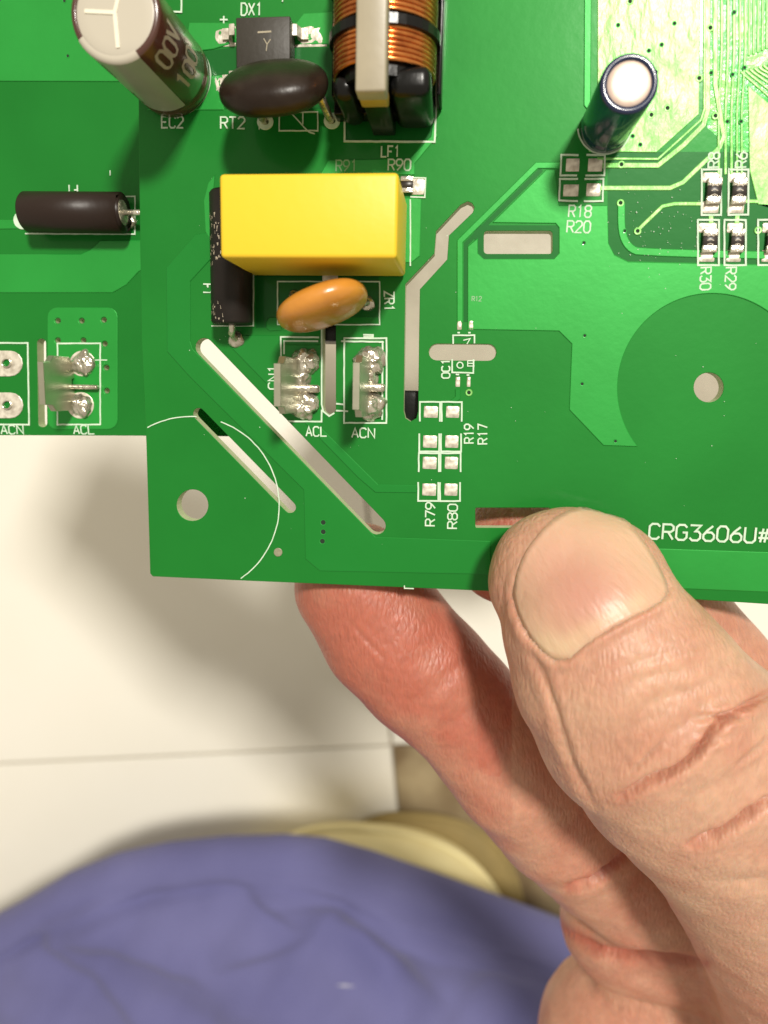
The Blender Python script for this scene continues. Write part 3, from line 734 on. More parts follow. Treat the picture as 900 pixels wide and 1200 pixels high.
bevel_box('bobbin_foot', (P(392, 120, 2).x, P(400, 136, 2).y, .1), (P(510, 120, 2).x, yb0, 2.4), .2, 'plastic', ch, 2)
xa = P(416.5, 60, 13.2).x; xb = P(453, 60, 13.2).x; yend = P(430, 107, 13.2).y
bevel_box('core_bar', (xa, yend, 10.9), (xb, ytop, 13.2), .25, 'ferrite', ch, 3)
bevel_box('core_tape', (xa + .08, yend + .05, 9.0), (xb - .08, yend + 1.2, 11.5), .2, 'gold', ch, 2)
bevel_box('core_leg', (xa + .2, yend + .25, .3), (xb - .2, yend + 2.8, 10.0), .2, 'plastic', ch, 2)

# black fuse tube lying on the board
fz = 2.5; p0 = P(272, 380, fz); p1 = P(270, 225, fz)
fu = empty('fuse', P(272, 320, 0), parent=board); fu['label'] = 'black fuse sleeve tucked under the yellow block'
V, Fc = tube([p0, p0.lerp(p1, .02), p0.lerp(p1, .98), p1], [2.1, 2.3, 2.3, 2.1], 36); part('fuse_sleeve', V, Fc, M['black'], fu, smooth=True)
q0 = P(277, 397, 0)
V, Fc = tube([p0 + Vector((0, .5, 0)), p0 + Vector((0, -.5, 0)), q0 + Vector((-.1, .6, 1.6)), q0 + Vector((0, 0, .6)), q0 + Vector((0, 0, -.4))], .4); part('lead', V, Fc, M['solder'], fu, smooth=True)
blob('solder_joint', 277, 398, .98, .6, 'solder', board)
pr = []
for bz in (266, 300, 362):
    for k in range(24):
        t = math.radians(random.uniform(95, 165)); yy = P(262, bz + random.uniform(-14, 17), 4).y
        pr.append((t, yy))
V = []; Fc = []
for t, yy in pr:
    L = random.uniform(.15, .45); b = len(V); dt = .035
    for (u, v) in ((t, yy), (t + dt, yy), (t + dt + random.uniform(-.05, .05), yy + L), (t + random.uniform(-.05, .05), yy + L)):
        V.append((p0.x + 2.32 * math.cos(u), v, fz + 2.32 * math.sin(u)))
    Fc.append((b, b + 1, b + 2, b + 3))
part('sleeve_print', V, Fc, M['print'], fu, kind='stuff')

# spade terminals
def spade(root, xt, y0, y1, ztop, mounds, rib, z=0.0, name='spade_terminal', label=None):
    """xt: photo column of the blade's top edge"""
    A = P(xt, (y0 + y1) / 2, ztop); B0 = P(xt, y0, ztop); B1 = P(xt, y1, ztop)
    o = empty(name, (A.x, A.y, z), parent=root)
    if label: o['label'] = label
    L = B0.y - B1.y; yc_ = (B0.y + B1.y) / 2
    prof = [(-L / 2, ztop), (L / 2, ztop), (L / 2 + .1, ztop - 1.6), (L / 2 + .85, ztop - 2.4), (L / 2 + .85, z + 1.2), (L / 2 + .2, z + .5), (L / 2 - .4, z - 1), (L / 2 - 1.6, z - 1), (L / 2 - 1.9, z + .8),
            (-L / 2 + 1.9, z + .8), (-L / 2 + 1.6, z - 1), (-L / 2 + .4, z - 1), (-L / 2 - .2, z + .5), (-L / 2 - .85, z + 1.2), (-L / 2 - .85, ztop - 2.4), (-L / 2 - .1, ztop - 1.6)]
    V, Fc, s = prism([prof], -.36, .36, .06)
    V = [(A.x + v[2], yc_ + v[0], v[1]) for v in V]
    Fc = [tuple(f) for f in Fc]
    part('blade', V, Fc, M['steel'], o)
    for (x, y, r, h) in mounds:
        a = P(x, y, z)
        V, Fc = rough_mound((a.x, a.y, z + .02), (r, r * .95, h), .36, x * .37 + y)
        part('solder_mound', V, Fc, M['solder'], o, smooth=True)
    x0, yy, x1, hh = rib
    a = P(x0, yy, z + 1); b = P(x1, yy, z + 1)
    bevel_box('cross_tab', (a.x, a.y - hh / 2, z + .2), (b.x, a.y + hh / 2, z + 1.1), .3, 'solder', o, 3)
    return o
spade(board, 325, 426, 476, 9.6, [(359, 424, 1.65, 1.7), (358, 474, 1.75, 1.7), (352, 444, 1.3, 1.3)], (335, 455, 374, .95), label='spade terminal above the print ACL, its blade leaning out over the slot')
spade(board, 417.5, 425, 480, 9.6, [(434, 423, 1.75, 1.7), (434, 475, 1.75, 1.7), (432, 444, 1.2, 1.3)], (424, 454, 451, .95), label='spade terminal above the print ACN')

# black socket and strap on the underside, seen through the slots
bevel_box('underside_socket', tuple(P(376, 402, -6))[:2] + (-8.5,), tuple(P(404, 372, -6))[:2] + (-1.65,), .3, 'plastic', board, 2)
bevel_box('underside_socket', tuple(P(466, 500, -6))[:2] + (-8.5,), tuple(P(502, 458, -6))[:2] + (-1.65,), .3, 'plastic', board, 2)

# ================================================================== second board, lower and to the left
ZB = -6.0
back = empty('circuit_board', (P(60, 300, ZB).x, P(60, 300, ZB).y, ZB - 1.6), 'green circuit board lying lower at left, behind the gripped one, with a horizontal fuse tube', 'circuit board')
bo = [(-1500, -2500), (-1500, -760), (-1230, -560), (-230, 470), (-90, 508), (0, 510), (150, 510.5), (290, 511.5), (212, 436), (212, -1200), (420, -2500)]  # unseen left and top reach is made up, shaped to cast the floor shadow
bslot = px_loop(stadium((48.5, 402), (50, 495.5), 5.2), ZB)
bh = [px_circle(x, y, 3.0, ZB, 12) for x, y in ((68, 376), (96, 376), (122, 375), (68, 399), (98, 399), (123, 403), (125, 431), (125.5, 458))]
V, Fc, side = prism([px_loop(bo, ZB), bslot] + bh, ZB - 1.6, ZB, .05)
part('board_panel', V, Fc, [M['mask'], M['edge']], back, idx=side)
copper([(-400, -240), (-400, 94), (205, 96), (205, -240)], back, z=ZB)
copper([(-400, 299), (95, 298), (106, 293), (118, 282), (205, 281), (205, 300), (163, 318), (148, 334), (132, 343), (-400, 343)], back, z=ZB)
copper(rrect(56, 360.5, 138, 503, 11), back, 'mask_cu', z=ZB, holes=[stadium(P2(48, 402, ZB), P2(49, 495, ZB), .6)[:0] or px_circle(x, y, 3.6, ZB, 12) for x, y in ((68, 376), (96, 376), (122, 375), (68, 399), (98, 399), (123, 403), (125, 431), (125.5, 458))])
copper([(-60, 257), (20, 258), (25, 268), (-60, 270)], back, z=ZB)
lines([box(68, 402.5, 118, 497.5)], back, ZB, 1.8); lines([[(-40, 402), (33, 402), (34.5, 497.5), (-40, 497)]], back, ZB, 1.9)
lines([[(146, 230.5), (158.5, 230.5), (158.5, 274.5), (30, 274)]], back, ZB, 1.5)
lines([[(112, 422), (126, 422)]], back, ZB, 1.2); lines([[(129.5, 200), (129.5, 206)]], back, ZB, 1.2)
word('ACN', 2, 508.5, 28, 508.5, 10.5, back, ZB); word('ACL', 87, 508.5, 111, 508.5, 10.5, back, ZB)
word('F1', 91, 217, 79, 217, 11, back, ZB, 1.6)
for x, y in ((12, 426), (12.5, 475)):
    V, Fc, s = prism([px_loop(stadium((x - 14, y), (x, y), 15), ZB), px_circle(x - 3, y, 5.2, ZB, 18)], ZB, ZB + .14, .06)
    part('solder_pad', V, Fc, M['tin'], back)
    V, Fc, s = prism([px_circle(x - 3, y, 5.6, ZB, 18), px_circle(x - 3.8, y - .8, 4.4, ZB, 18)], ZB, ZB + .3, .06); part('pad_rim', V, Fc, M['solder'], back)
for x, y in ((76, 1.5), (80, 66)): via(x, y, 's', back, ZB)
spade(back, 48.5, 424, 474, 1.2, [(98, 426, 1.62, .9), (95, 475, 1.62, 1.1)], (78, 453, 114, .6), z=ZB, label='spade terminal above the print ACL, its blade bent flat to the left')
V, Fc, s = prism([px_circle(97, 426, 15, ZB)], ZB, ZB + .16, .06); part('solder_pad', V, Fc, M['tin'], back)
V, Fc, s = prism([px_circle(95, 475, 15.5, ZB)], ZB, ZB + .16, .06); part('solder_pad', V, Fc, M['tin'], back)
fz = ZB + 2.5; p0 = P(30, 248.5, fz); p1 = P(145, 249.5, fz)
fb = empty('fuse', ((p0.x + p1.x) / 2, p0.y, ZB), parent=back); fb['label'] = 'dark brown fuse tube with silver end cap and wire lead'
V, Fc = tube([p0 + Vector((.02, 0, 0)), p0, p0.lerp(p1, .02), p0.lerp(p1, .985), p1, p1 - Vector((.4, 0, 0))], [1.6, 2.15, 2.35, 2.35, 2.2, 1.75], 40, caps=False); part('fuse_sleeve', V, Fc, M['tubebrown'], fb, smooth=True)
V, Fc = ellipsoid(p1 + Vector((-.35, 0, 0)), (.5, 1.8, 1.8), nu=24, nv=16); part('end_cap', V, Fc, M['solder'], fb, smooth=True)
V, Fc = tube([p1 - Vector((.3, 0, 0)), p1 + Vector((2.2, .05, 0)), p1 + Vector((3.2, 0, -.8)), p1 + Vector((3.4, 0, -2.6))], .34); part('lead', V, Fc, M['solder'], fb, smooth=True)
V, Fc = tube([p0 + Vector((.6, 0, 0)), p0 - Vector((.5, .1, .2)), p0 - Vector((.9, .3, 2.4))], [.8, .6, .5]); part('lead', V, Fc, M['solder'], fb, smooth=True)
disc_part('solder_pad', 27, 258, 11, 'silk', back, ZB)
blob('solder_joint', 152, 259, .9, .5, 'solder', back, ZB)

# ================================================================== the hand
def station(px, py, rp, z): v = P(px, py, z); return (v.x, v.y, z, rp / SC(z))
thumb = [station(660, 680, 88, 6.3), station(690, 694, 92, 6.8), station(696, 735, 108, 8.4), station(722, 785, 124, 9.2), station(757, 838, 134, 8.8), station(809, 890, 139, 5.5), station(886, 965, 141, -1.5), station(948, 1065, 146, -11), station(1003, 1165, 160, -23)]
index = [station(421, 688, 79, -9.7), station(456, 746, 80, -9.8), station(496, 787, 80, -10.2), station(538, 826, 74.5, -10.8), station(602, 902, 78, -12), station(650, 958, 77, -18), station(700, 1000, 78, -27), station(800, 1060, 90, -36)]
middle = [station(601, 640, 72, -9.6), station(690, 668, 72, -10), station(765, 712, 75, -10.5), station(830, 790, 76, -12), station(920, 910, 85, -17), station(960, 1010, 95, -22)]
palm1 = [station(740, 1076, 89, -40), station(830, 1085, 95, -39), station(960, 1110, 130, -34)]
palm2 = [station(738, 1222, 120, -45), station(850, 1215, 120, -42), station(1000, 1240, 170, -34)]
ring = [station(700, 1330, 95, -48), station(850, 1330, 120, -44), station(1010, 1330, 170, -24)]
wx = P(1120, 1420, -22)
arm = [(P(1000, 1200, -18).x, P(1000, 1200, -18).y, -18, 17), (wx.x, wx.y, -26, 24), (wx.x + 45, wx.y - 60, -45, 25), (wx.x + 120, wx.y - 190, -90, 33)]
def axis(lo, f0, f1, hi, st, grow=1.12):
    a = list(np.arange(f0, f1, st)); s = st; x = a[-1]
    while x < hi: s = min(s * grow, 6); x += s; a.append(x)
    s = st; x = f0; pre = []
    while x > lo: s = min(s * grow, 6); x -= s; pre.append(x)
    return np.array(pre[::-1] + a, np.float32)
GX = axis(-28, -26, 46, 215, .52); GY = axis(-330, -78, -6, 2, .52); GZa = axis(-150, -64, 20, 22, .52)
X, Y, Z = np.meshgrid(GX, GY, GZa, indexing='ij')
def cone_chain(st, zs):
    D = np.full(X.shape, 1e3, np.float32)
    for (a, b) in zip(st, st[1:]):
        ax, ay, az, ar = a; bx, by, bz, br = b
        dx, dy, dz = bx - ax, by - ay, (bz - az) / zs; L2 = dx * dx + dy * dy + dz * dz
        px, py, pz = X - ax, Y - ay, (Z - az) / zs
        t = np.clip((px * dx + py * dy + pz * dz) / L2, 0, 1)
        q = np.sqrt((px - t * dx) ** 2 + (py - t * dy) ** 2 + (pz - t * dz) ** 2) - (ar + (br - ar) * t)
        D = smin(D, q.astype(np.float32), .8)
    return D * (zs if zs < 1 else 1)
def smin(a, b, k):
    h = np.clip(.5 + .5 * (b - a) / k, 0, 1); return b * (1 - h) + a * h - k * h * (1 - h)
Dt = cone_chain(thumb, .76); Di = cone_chain(index, .88); Dm = cone_chain(middle, .9)
Dp = smin(cone_chain(palm1, .9), cone_chain(palm2, .9), 4.0); Dp = smin(Dp, cone_chain(ring, .9), 1.0)
Da = cone_chain(arm, .8)
D = smin(smin(Dp, Di, 1.3), Dm, 1.2); D = smin(D, Da, 6); D = smin(D, Dt, 2.2)
del X, Y, Z, Dt, Di, Dm, Dp, Da
def surface_nets(D, gx, gy, gz):
    s = D < 0; nx, ny, nz = D.shape
    cnt = np.zeros((nx - 1, ny - 1, nz - 1), np.int8)
    for i in (0, 1):
        for j in (0, 1):
            for k in (0, 1): cnt += s[i:nx - 1 + i, j:ny - 1 + j, k:nz - 1 + k]
    act = (cnt > 0) & (cnt < 8); I, J, K = np.nonzero(act); n = len(I)
    vid = np.full(act.shape, -1, np.int32); vid[I, J, K] = np.arange(n)
    acc = np.zeros((n, 3)); num = np.zeros(n)
    cor = [(i, j, k) for i in (0, 1) for j in (0, 1) for k in (0, 1)]
    for a in cor:
        for b in cor:
            if sum(abs(x - y) for x, y in zip(a, b)) != 1 or a > b: continue
            da = D[I + a[0], J + a[1], K + a[2]]; db = D[I + b[0], J + b[1], K + b[2]]
            m = (da < 0) != (db < 0); t = np.where(m, da / np.where(m, da - db, 1), 0)
            pa = np.stack([gx[I + a[0]], gy[J + a[1]], gz[K + a[2]]], 1); pb = np.stack([gx[I + b[0]], gy[J + b[1]], gz[K + b[2]]], 1)
            acc += (pa + (pb - pa) * t[:, None]) * m[:, None]; num += m
    V = acc / num[:, None]; Q = []
    for ax in range(3):
        sl0 = [slice(None)] * 3; sl1 = [slice(None)] * 3; sl0[ax] = slice(0, -1); sl1[ax] = slice(1, None)
        A = s[tuple(sl0)]; B = s[tuple(sl1)]; m = A != B
        idx = np.stack(np.nonzero(m), 1); o1, o2 = [(1, 2), (2, 0), (0, 1)][ax]
        ok = (idx[:, o1] > 0) & (idx[:, o2] > 0) & (idx[:, o1] < D.shape[o1] - 1) & (idx[:, o2] < D.shape[o2] - 1); idx = idx[ok]
        def cell(d1, d2):
            c = idx.copy(); c[:, o1] -= d1; c[:, o2] -= d2; return vid[c[:, 0], c[:, 1], c[:, 2]]
        q = np.stack([cell(1, 1), cell(0, 1), cell(0, 0), cell(1, 0)], 1)
        fl = A[idx[:, 0], idx[:, 1], idx[:, 2]]; q[~fl] = q[~fl][:, ::-1]; Q.append(q)
    return V, np.concatenate(Q)
HV, HQ = surface_nets(D, GX, GY, GZa); del D
def vnormals(V, Q):
    n = np.cross(V[Q[:, 2]] - V[Q[:, 0]], V[Q[:, 3]] - V[Q[:, 1]]); N = np.zeros_like(V)
    for k in range(4): np.add.at(N, Q[:, k], n)
    return N / np.maximum(np.linalg.norm(N, axis=1), 1e-9)[:, None]
def relax(V, Q, it):
    for _ in range(it):
        A = np.zeros_like(V); c = np.zeros(len(V))
        for k in range(4):
            for m in (1, 3):
                np.add.at(A, Q[:, k], V[Q[:, (k + m) % 4]]); np.add.at(c, Q[:, k], 1)
        V = V * .5 + .5 * A / np.maximum(c, 1)[:, None]
    return V
HV = relax(HV, HQ, 5)
def refine(V, Q):
    """one level of smooth subdivision"""
    m = bpy.data.meshes.new('tmp'); m.vertices.add(len(V)); m.vertices.foreach_set('co', V.astype(np.float32).ravel())
    m.loops.add(Q.size); m.loops.foreach_set('vertex_index', Q.astype(np.int32).ravel())
    m.polygons.add(len(Q)); m.polygons.foreach_set('loop_start', np.arange(0, Q.size, 4, dtype=np.int32)); m.polygons.foreach_set('loop_total', np.full(len(Q), 4, np.int32))
    m.update(calc_edges=True); o = bpy.data.objects.new('tmp', m); COL.objects.link(o)
    sd = o.modifiers.new('s', 'SUBSURF'); sd.levels = 1
    ev = o.evaluated_get(bpy.context.evaluated_depsgraph_get()); em = ev.to_mesh()
    v = np.empty(len(em.vertices) * 3, np.float32); em.vertices.foreach_get('co', v); q = np.empty(len(em.loops), np.int32); em.loops.foreach_get('vertex_index', q)
    ev.to_mesh_clear(); bpy.data.objects.remove(o); bpy.data.meshes.remove(m)
    return v.reshape(-1, 3).astype(float), q.reshape(-1, 4)
HV, HQ = refine(HV, HQ)
NAIL = [(600, 696), (604, 676), (612, 655), (632, 626), (658, 603), (688, 594.5), (712, 596), (729, 607), (741, 622), (757, 643), (774, 668), (784, 688), (783, 699), (766, 711), (733, 727), (702, 745), (681, 760), (667, 773), (652, 775), (636, 765), (617, 744), (605, 718)]
def seg_dist(p, path):
    d = np.full(len(p), 1e9); s = np.zeros(len(p)); L = 0; tot = sum(math.dist(a, b) for a, b in zip(path, path[1:]))
    for a, b in zip(path, path[1:]):
        a = np.array(a, float); b = np.array(b, float); ab = b - a; l = np.linalg.norm(ab)
        t = np.clip(((p - a) @ ab) / (l * l), 0, 1); q = np.linalg.norm(p - a - t[:, None] * ab, axis=1)
        m = q < d; d[m] = q[m]; s[m] = (L + t[m] * l) / tot; L += l
    return d, s
def inside(p, poly):
    r = np.zeros(len(p), bool); n = len(poly)
    for i in range(n):
        x1, y1 = poly[i - 1]; x2, y2 = poly[i]
        c = ((y1 > p[:, 1]) != (y2 > p[:, 1])) & (p[:, 0] < (x2 - x1) * (p[:, 1] - y1) / (y2 - y1 + 1e-9) + x1); r ^= c
    return r
N = vnormals(HV, HQ)
if N[HV[:, 2].argmax(), 2] < 0: HQ = HQ[:, ::-1].copy(); N = -N
px = project(HV); facing = np.clip((N @ np.array([0, 0, 1.0])) * 1.5, 0, 1)
disp = np.zeros(len(HV)); up = HV[:, 2] > -4; lowr = HV[:, 2] <= 0
def groove(path, depth, w, mask, rim=.35, taper=True):
    path = smooth_path(path, 2); A_ = np.array(path); r = 7 * w
    ii = np.nonzero(mask & (facing > 0) & (px[:, 0] > A_[:, 0].min() - r) & (px[:, 0] < A_[:, 0].max() + r) & (px[:, 1] > A_[:, 1].min() - r) & (px[:, 1] < A_[:, 1].max() + r))[0]
    out = np.zeros(len(px))
    if not len(ii): return out
    dd, s = seg_dist(px[ii], path)
    k = np.sin(np.clip(s, .02, .98) * math.pi) ** .5 if taper else 1
    wob = 1 + .14 * np.sin(s * 13) + .08 * np.sin(s * 31 + 1)
    out[ii] = (-depth * np.exp(-(dd / (w * wob)) ** 2) + depth * rim * np.exp(-((dd - 2.4 * w) / (1.5 * w)) ** 2)) * k * facing[ii]
    return out
thm = up & (px[:, 0] > 560)
disp += groove([(730, 932), (765, 913), (790, 906), (820, 882), (843, 846), (868, 832), (905, 812)], 1.7, 4.6, thm, .10)
disp += groove([(815, 842), (850, 838), (880, 842)], .5, 3.5, thm)
disp += groove([(800, 880), (830, 868), (862, 862)], .3, 3, thm)
disp += groove([(738, 905), (760, 885), (775, 868)], .3, 3.2, thm)
disp += groove([(860, 900), (885, 880), (905, 862)], .3, 3.5, thm)
disp += groove([(812, 990), (850, 975), (880, 952), (915, 930)], 1.55, 4.8, thm, .10)
disp += groove([(842, 1037), (880, 1034), (930, 1026)], .3, 7, thm)
disp += groove([(700, 795), (740, 778), (790, 765), (830, 752)], .14, 6, thm)
disp += groove([(715, 812), (760, 792), (812, 783), (868, 768)], .18, 8, thm)
disp += groove([(735, 840), (780, 815), (835, 800), (900, 775)], .16, 7, thm)
disp += groove([(760, 880), (800, 850), (830, 825), (880, 800)], .16, 7, thm)
disp += groove([(700, 870), (740, 850), (770, 838)], .12, 7, thm)
disp += groove([(775, 960), (820, 930), (870, 905), (910, 880)], .2, 9, thm)
disp += groove([(618, 748), (634, 785), (648, 822), (660, 862), (674, 905), (700, 950)], .28, 4.5, thm, .6)
disp += groove([(596, 660), (590, 690), (592, 730), (604, 770)], .10, 5, thm, .4)
disp += groove([(668, 1040), (690, 1036), (712, 1022), (731, 1002)], 1.7, 4.8, lowr, .15)
disp += groove([(655, 1086), (672, 1100), (700, 1113), (735, 1121), (775, 1122), (825, 1128)], 1.9, 5.2, lowr, .15)
disp += groove([(408, 728), (424, 744), (440, 762), (456, 778)], .16, 2.6, lowr)
disp += groove([(470, 838), (495, 815), (520, 800), (545, 770)], .22, 9, lowr)
disp += groove([(500, 868), (530, 845), (560, 828)], .12, 6, lowr)
disp += groove([(566, 950), (590, 930), (620, 905)], .12, 8, lowr)
disp += groove([(650, 1060), (680, 1062), (720, 1050)], .15, 8, lowr)
# nail bed: skin sinks below the nail, a fold rises round its base and sides
dn = np.full(len(px), 999.); ins = np.zeros(len(px), bool)
ii = np.nonzero(thm & (px[:, 0] < 850) & (px[:, 1] < 840))[0]
dn[ii], _ = seg_dist(px[ii], NAIL + [NAIL[0]]); ins[ii] = inside(px[ii], NAIL)
base = np.clip((px[:, 1] - 655) / 60, 0, 1)
nm = thm & (HV[:, 2] > 4)
disp += np.where(ins, -.22 * np.clip(dn / 9, 0, 1), .36 * np.exp(-((dn - 5) / 7) ** 2) * base) * nm
# soft unevenness
disp += .10 * np.sin(HV[:, 0] * .55 + HV[:, 1] * .3) * np.sin(HV[:, 1] * .6 - HV[:, 0] * .25 + HV[:, 2] * .4)
HV = HV + N * disp[:, None]
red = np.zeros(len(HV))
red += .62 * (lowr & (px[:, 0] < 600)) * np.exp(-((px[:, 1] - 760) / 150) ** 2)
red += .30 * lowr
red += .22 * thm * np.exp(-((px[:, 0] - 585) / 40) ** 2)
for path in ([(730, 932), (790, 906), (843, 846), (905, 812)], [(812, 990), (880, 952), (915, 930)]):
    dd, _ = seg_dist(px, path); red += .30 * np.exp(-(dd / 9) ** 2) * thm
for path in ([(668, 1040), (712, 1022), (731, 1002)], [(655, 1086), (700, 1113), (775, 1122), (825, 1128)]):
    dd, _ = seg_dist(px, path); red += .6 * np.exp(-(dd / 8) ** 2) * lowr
hand_c = np.array([20., -60., 0.])
person = empty('person', (hand_c[0], hand_c[1], -20), 'person in blue clothing looking down, right hand pinching the edge of the green circuit board', 'person')
me = bpy.data.meshes.new('hand')
me.vertices.add(len(HV)); me.vertices.foreach_set('co', ((HV - hand_c) * MM).astype(np.float32).ravel())
me.loops.add(HQ.size); me.loops.foreach_set('vertex_index', HQ.astype(np.int32).ravel())
me.polygons.add(len(HQ)); me.polygons.foreach_set('loop_start', np.arange(0, HQ.size, 4, dtype=np.int32)); me.polygons.foreach_set('loop_total', np.full(len(HQ), 4, np.int32))
me.polygons.foreach_set('use_smooth', np.ones(len(HQ), bool)); me.update(calc_edges=True); me.validate()
at = me.attributes.new('red', 'FLOAT', 'POINT'); at.data.foreach_set('value', np.clip(red, 0, 1).astype(np.float32))
me.materials.append(M['skin'])
hand = put('hand', me, tuple(hand_c), person)
print('hand verts', len(HV))
near = (px[:, 0] > 560) & (px[:, 0] < 830) & (px[:, 1] > 560) & (px[:, 1] < 810) & (HV[:, 2] > 0)
sel = HQ[near[HQ].all(1)]; uq, inv_ = np.unique(sel, return_inverse=True)
bvh = BVHTree.FromPolygons([Vector(v) for v in HV[uq]], inv_.reshape(-1, 4).tolist())
# thumbnail grown on the thumb's surface
cen = (692, 682); rings_n, seg_n = 14, 66
def resample(poly, n):
    pts = smooth_path(poly + [poly[0]], 2); pts = pts[:-1]; pts.append(pts[0]); L = [0]
    for a, b in zip(pts, pts[1:]): L.append(L[-1] + math.dist(a, b))
    return [(np.interp(t, L, [p[0] for p in pts]), np.interp(t, L, [p[1] for p in pts])) for t in np.linspace(0, L[-1], n, endpoint=False)]
ol = resample(NAIL, seg_n); camp = Vector((0, 0, H)); NV = []; nred = []
for k in range(rings_n + 1):
    f = k / rings_n
    for (x, y) in (ol if k else [cen]):
        qx, qy = cen[0] + (x - cen[0]) * f, cen[1] + (y - cen[1]) * f
        di = (C2W @ Vector((qx - CX, -(qy - CY), -F))).normalized()
        hit, nn, _, dist = bvh.ray_cast(camp, di)
        if hit is None or hit.z < 2:
            hit = None
            for sh in np.linspace(0.02, .3, 15):
                q2 = (qx + (cen[0] - qx) * sh, qy + (cen[1] - qy) * sh)
                di = (C2W @ Vector((q2[0] - CX, -(q2[1] - CY), -F))).normalized(); hit, nn, _, dist = bvh.ray_cast(camp, di)
                if hit is not None and hit.z > 2: break
        free = min(1, max(0, (700 - qy) / 60)) ; edge = max(0, (f - .86) / .14)
        off = .40 - edge * (.46 * (1 - free) + .04 * free)
        v = hit + nn * off; NV.append(tuple(v))
        nred.append(max(0., min(1., math.exp(-(((qx - 690) * .75 + (qy - 705) * .66) / 105) ** 2 - ((-(qx - 690) * .66 + (qy - 705) * .75) / 62) ** 2) * .85 + .15)) * (1 - .9 * math.exp(-((math.hypot((qx - 655) * .8, qy - 752)) / 26) ** 2) * 0) - .5 * math.exp(-(seg_dist(np.array([[qx, qy]]), [(640, 752), (665, 758), (700, 733), (745, 708)])[0][0] / 13) ** 2))
NF = [(0, 1 + i, 1 + (i + 1) % seg_n) for i in range(seg_n)]
for k in range(1, rings_n):
    b0 = 1 + (k - 1) * seg_n; b1 = b0 + seg_n
    for i in range(seg_n): j = (i + 1) % seg_n; NF.append((b0 + i, b1 + i, b1 + j, b0 + j))
nail = part('fingernail', NV, NF, M['nail'], hand, smooth=True)
at = nail.data.attributes.new('red', 'FLOAT', 'POINT'); at.data.foreach_set('value', np.array(nred, np.float32))
bm = bmesh.new(); bm.from_mesh(nail.data); bmesh.ops.recalc_face_normals(bm, faces=bm.faces[:])
if sum(f.normal.z for f in bm.faces) < 0: bmesh.ops.reverse_faces(bm, faces=bm.faces[:])
for _ in range(3): bmesh.ops.smooth_vert(bm, verts=[v for v in bm.verts if not v.is_boundary], factor=.5, use_axis_x=True, use_axis_y=True, use_axis_z=True)
bm.to_mesh(nail.data); bm.free()
sm = nail.modifiers.new('thickness', 'SOLIDIFY'); sm.thickness = .00045; sm.offset = -1

# ================================================================== blue shirt over the lap
ZS = -420.0
edge = [(-420, 1400), (-250, 1235), (-120, 1130), (-40, 1083), (0, 1062), (60, 1026), (120, 1002), (180, 989), (250, 981), (320, 979), (370, 984), (430, 1002), (500, 1028), (570, 1055), (640, 1082), (720, 1115), (850, 1180), (1000, 1270), (1200, 1400)]
ex = [p[0] for p in edge]; ey = [p[1] for p in edge]
us = np.linspace(-420, 1200, 300); ss = np.concatenate([np.linspace(-1, 0, 14)[:-1], np.linspace(0, 620, 130)])
folds = [([(-60, 1085), (0, 1074), (53, 1077), (100, 1115), (136, 1149), (190, 1198), (230, 1250)], 9, 16, 60), ([(80, 1082), (140, 1093), (189, 1104), (227, 1122), (262, 1142)], 6, 12, 44),
         ([(240, 998), (264, 1013), (325, 1050), (352, 1074), (374, 1096)], 7, 12, 50), ([(249, 1120), (302, 1103), (372, 1094)], 5, 10, 34), ([(345, 1008), (400, 1044), (468, 1096), (530, 1156), (570, 1210)], 9, 26, 60),
         ([(400, 1085), (423, 1111), (455, 1150), (490, 1200)], -9, 22, 34), ([(20, 1180), (60, 1215), (90, 1260)], 6, 16, 40), ([(250, 1180), (330, 1215), (400, 1230)], 7, 14, 50), ([(520, 1080), (575, 1112), (640, 1160)], 5, 14, 40)]
V = []; 
for u in us:
    y0 = float(np.interp(u, ex, ey))
    for s in ss:
        if s < 0:
            a = -s * math.pi / 2 * 1.5; R_ = 20
            q = P(u, y0 + R_ * 2.6 * (1 - math.sin(min(a, 1.57))) * 0, ZS)
            yy = y0; dz = -R_ * (1 - math.cos(a)); shift = R_ * math.sin(a)
            q = P(u, yy + 50, ZS); V.append((q.x, q.y + shift, ZS + dz - abs(u - 300) * .02))
        else:
            q = P(u, y0 + 50 + s, ZS); V.append((q.x, q.y, ZS + min(s, 400) * .085 - abs(u - 300) * .02))
V = np.array(V); pp = project(V)
zadd = np.zeros(len(V))
for path, a, w1, w2 in folds:
    sp = smooth_path(path, 2); dd, s = seg_dist(pp, sp); A_ = np.array(sp); m = np.clip((s * (len(sp) - 1)).astype(int), 0, len(sp) - 2)
    t_ = A_[m + 1] - A_[m]; r_ = pp - A_[m]; side_ = t_[:, 0] * r_[:, 1] - t_[:, 1] * r_[:, 0]
    ww = w1 + (w2 - w1) / (1 + np.exp(side_ / np.linalg.norm(t_, axis=1) / 4))
    zadd += 1.8 * a * np.exp(-(dd / ww) ** 2) * np.sin(np.clip(s, .01, .99) * math.pi) ** .9
sgrid = np.tile(ss, len(us)); ug = np.repeat(us, len(ss))
zadd += -9 * np.exp(-((sgrid - 13 - 4 * np.sin(ug / 60)) / 5.5) ** 2) * (sgrid >= 0)
zadd += 9.0 * np.sin(V[:, 0] * .031 + V[:, 1] * .02) * np.sin(V[:, 1] * .036 - V[:, 0] * .01) + 4 * np.sin(V[:, 0] * .06 + V[:, 1] * .03) * np.sin(V[:, 1] * .07 - V[:, 0] * .02) + .8 * np.sin(V[:, 0] * .17 - V[:, 1] * .11)
V[:, 2] += zadd * np.clip((sgrid + 1) / 20, 0, 1)
nss = len(ss); Fc = [(i * nss + j, i * nss + j + 1, (i + 1) * nss + j + 1, (i + 1) * nss + j) for i in range(len(us) - 1) for j in range(nss - 1)]
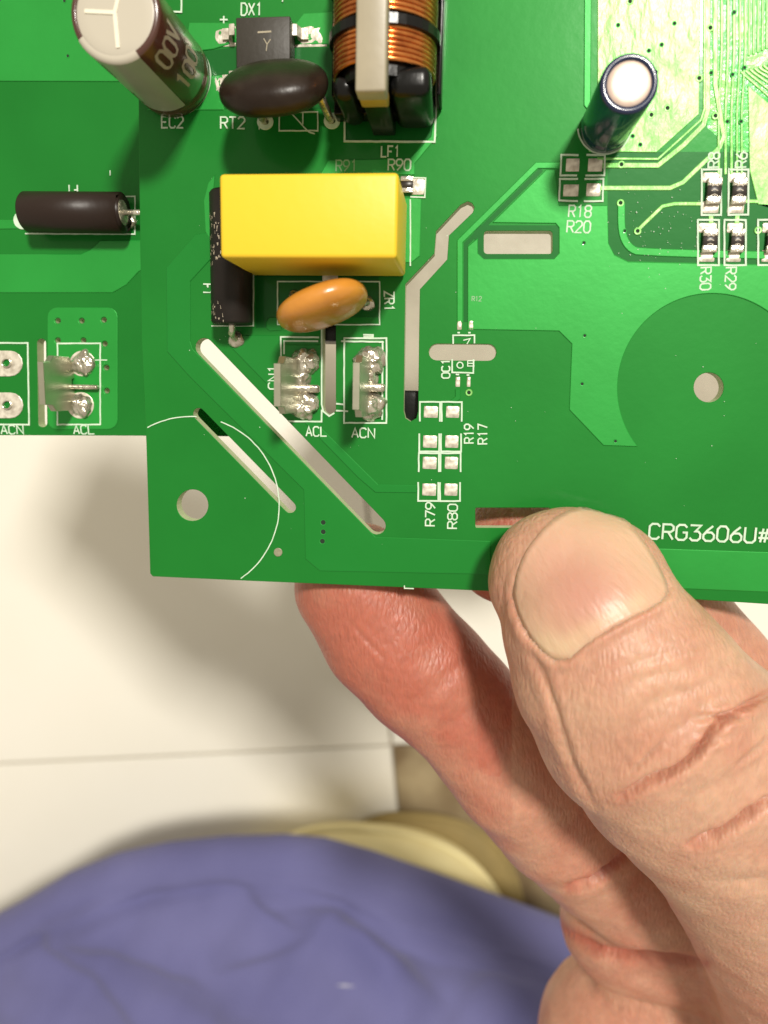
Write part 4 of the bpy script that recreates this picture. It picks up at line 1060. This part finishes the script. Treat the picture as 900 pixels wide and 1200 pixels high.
shirt = part('shirt', V, Fc, M['cloth'], person, smooth=True)
SBVH = BVHTree.FromPolygons([Vector(v) for v in V], Fc)
sm = shirt.modifiers.new('thickness', 'SOLIDIFY'); sm.thickness = .0012; sm.offset = 0
for (x0, x1, y_) in ((394, 417, 1153),):      # pale marks on the cloth
    q = [(x0, y_), ((x0 + x1) / 2, y_ - 1.5), (x1, y_ + 1), ((x0 + x1) / 2, y_ + 2.2)]
    mv = []
    for (x, y) in q:
        di = (C2W @ Vector((x - CX, -(y - CY), -F))).normalized()
        hit = SBVH.ray_cast(Vector((0, 0, H)), di)[0]; mv.append(tuple(hit + Vector((0, 0, 1.4))))
    part('pale_mark', mv, [(0, 1, 2, 3)], M['thread'], shirt)

# ================================================================== cushions behind the cloth, on the floor
def cushion(px_, py_, rx, ry, z, m, label, hgt):
    c = P(px_, py_, z); k = SC(z); V, Fc = ellipsoid((0, 0, 0), (rx / k, ry / k, hgt), nu=72, nv=36, p=.8)
    o = put('cushion', make_mesh('cushion', V, Fc, M[m], smooth=True), (c.x, c.y, ZF + hgt), None, label=label); o['category'] = 'cushion'
    t = [Vector((rx / k * 1.0 * math.copysign(abs(math.cos(a)) ** .8, math.cos(a)), ry / k * 1.0 * math.copysign(abs(math.sin(a)) ** .8, math.sin(a)), 0)) for a in np.linspace(0, 2 * math.pi, 73)]
    V, Fc = tube(t, 4.0, 8, False); put('piping', make_mesh('piping', V, Fc, M[m], smooth=True), (c.x, c.y, ZF + hgt), o)
cushion(432, 1120, 184, 180, ZF + 60, 'pad1', 'pale yellow rounded cushion just behind the edge of the blue cloth', 60)
cushion(490, 1100, 134, 172, ZF + 25, 'pad2', 'olive brown rounded pad showing beyond the pale yellow cushion', 22)

# ================================================================== added box, its tan stands in for shaded floor behind the slots
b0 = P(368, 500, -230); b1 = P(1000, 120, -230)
bx = empty('slot_shade_box', ((b0.x + b1.x) / 2, (b0.y + b1.y) / 2, ZF), 'added beige box under the green circuit board, toning its slots like shaded floor', 'box')
M['beige'] = mat('shade_box_beige', (.50, .46, .37), .5, var=(40, (.36, .32, .25), 4, .3, .7), bump=(300, .0004, 3, .6))
bevel_box('shade_box_body', (b0.x + 3, b0.y + 3, ZF), (b1.x - 3, b1.y - 3, -242), 3, 'beige', bx, 3)
bevel_box('shade_box_lid', (b0.x, b0.y, -255), (b1.x, b1.y, -230), 2, 'beige', bx, 3)
# dust and flux specks on the board
V = []; Fc = []
for k in range(150):
    if k < 90: x = random.gauss(765, 34); y = random.gauss(262, 30)
    else: x = random.uniform(200, 900); y = random.uniform(180, 640)
    if 566 < x < 650 and 268 < y < 300: continue
    q = P(x, y, 0); r = random.uniform(.025, .07); b = len(V)
    for i in range(5): t = i * 1.2566; V.append((q.x + r * random.uniform(.5, 1.3) * math.cos(t), q.y + r * random.uniform(.5, 1.3) * math.sin(t), .112))
    V.append((q.x, q.y, .135)); Fc += [(b + i, b + (i + 1) % 5, b + 5) for i in range(5)]
part('dust', V, Fc, M['silk'], board, kind='stuff')
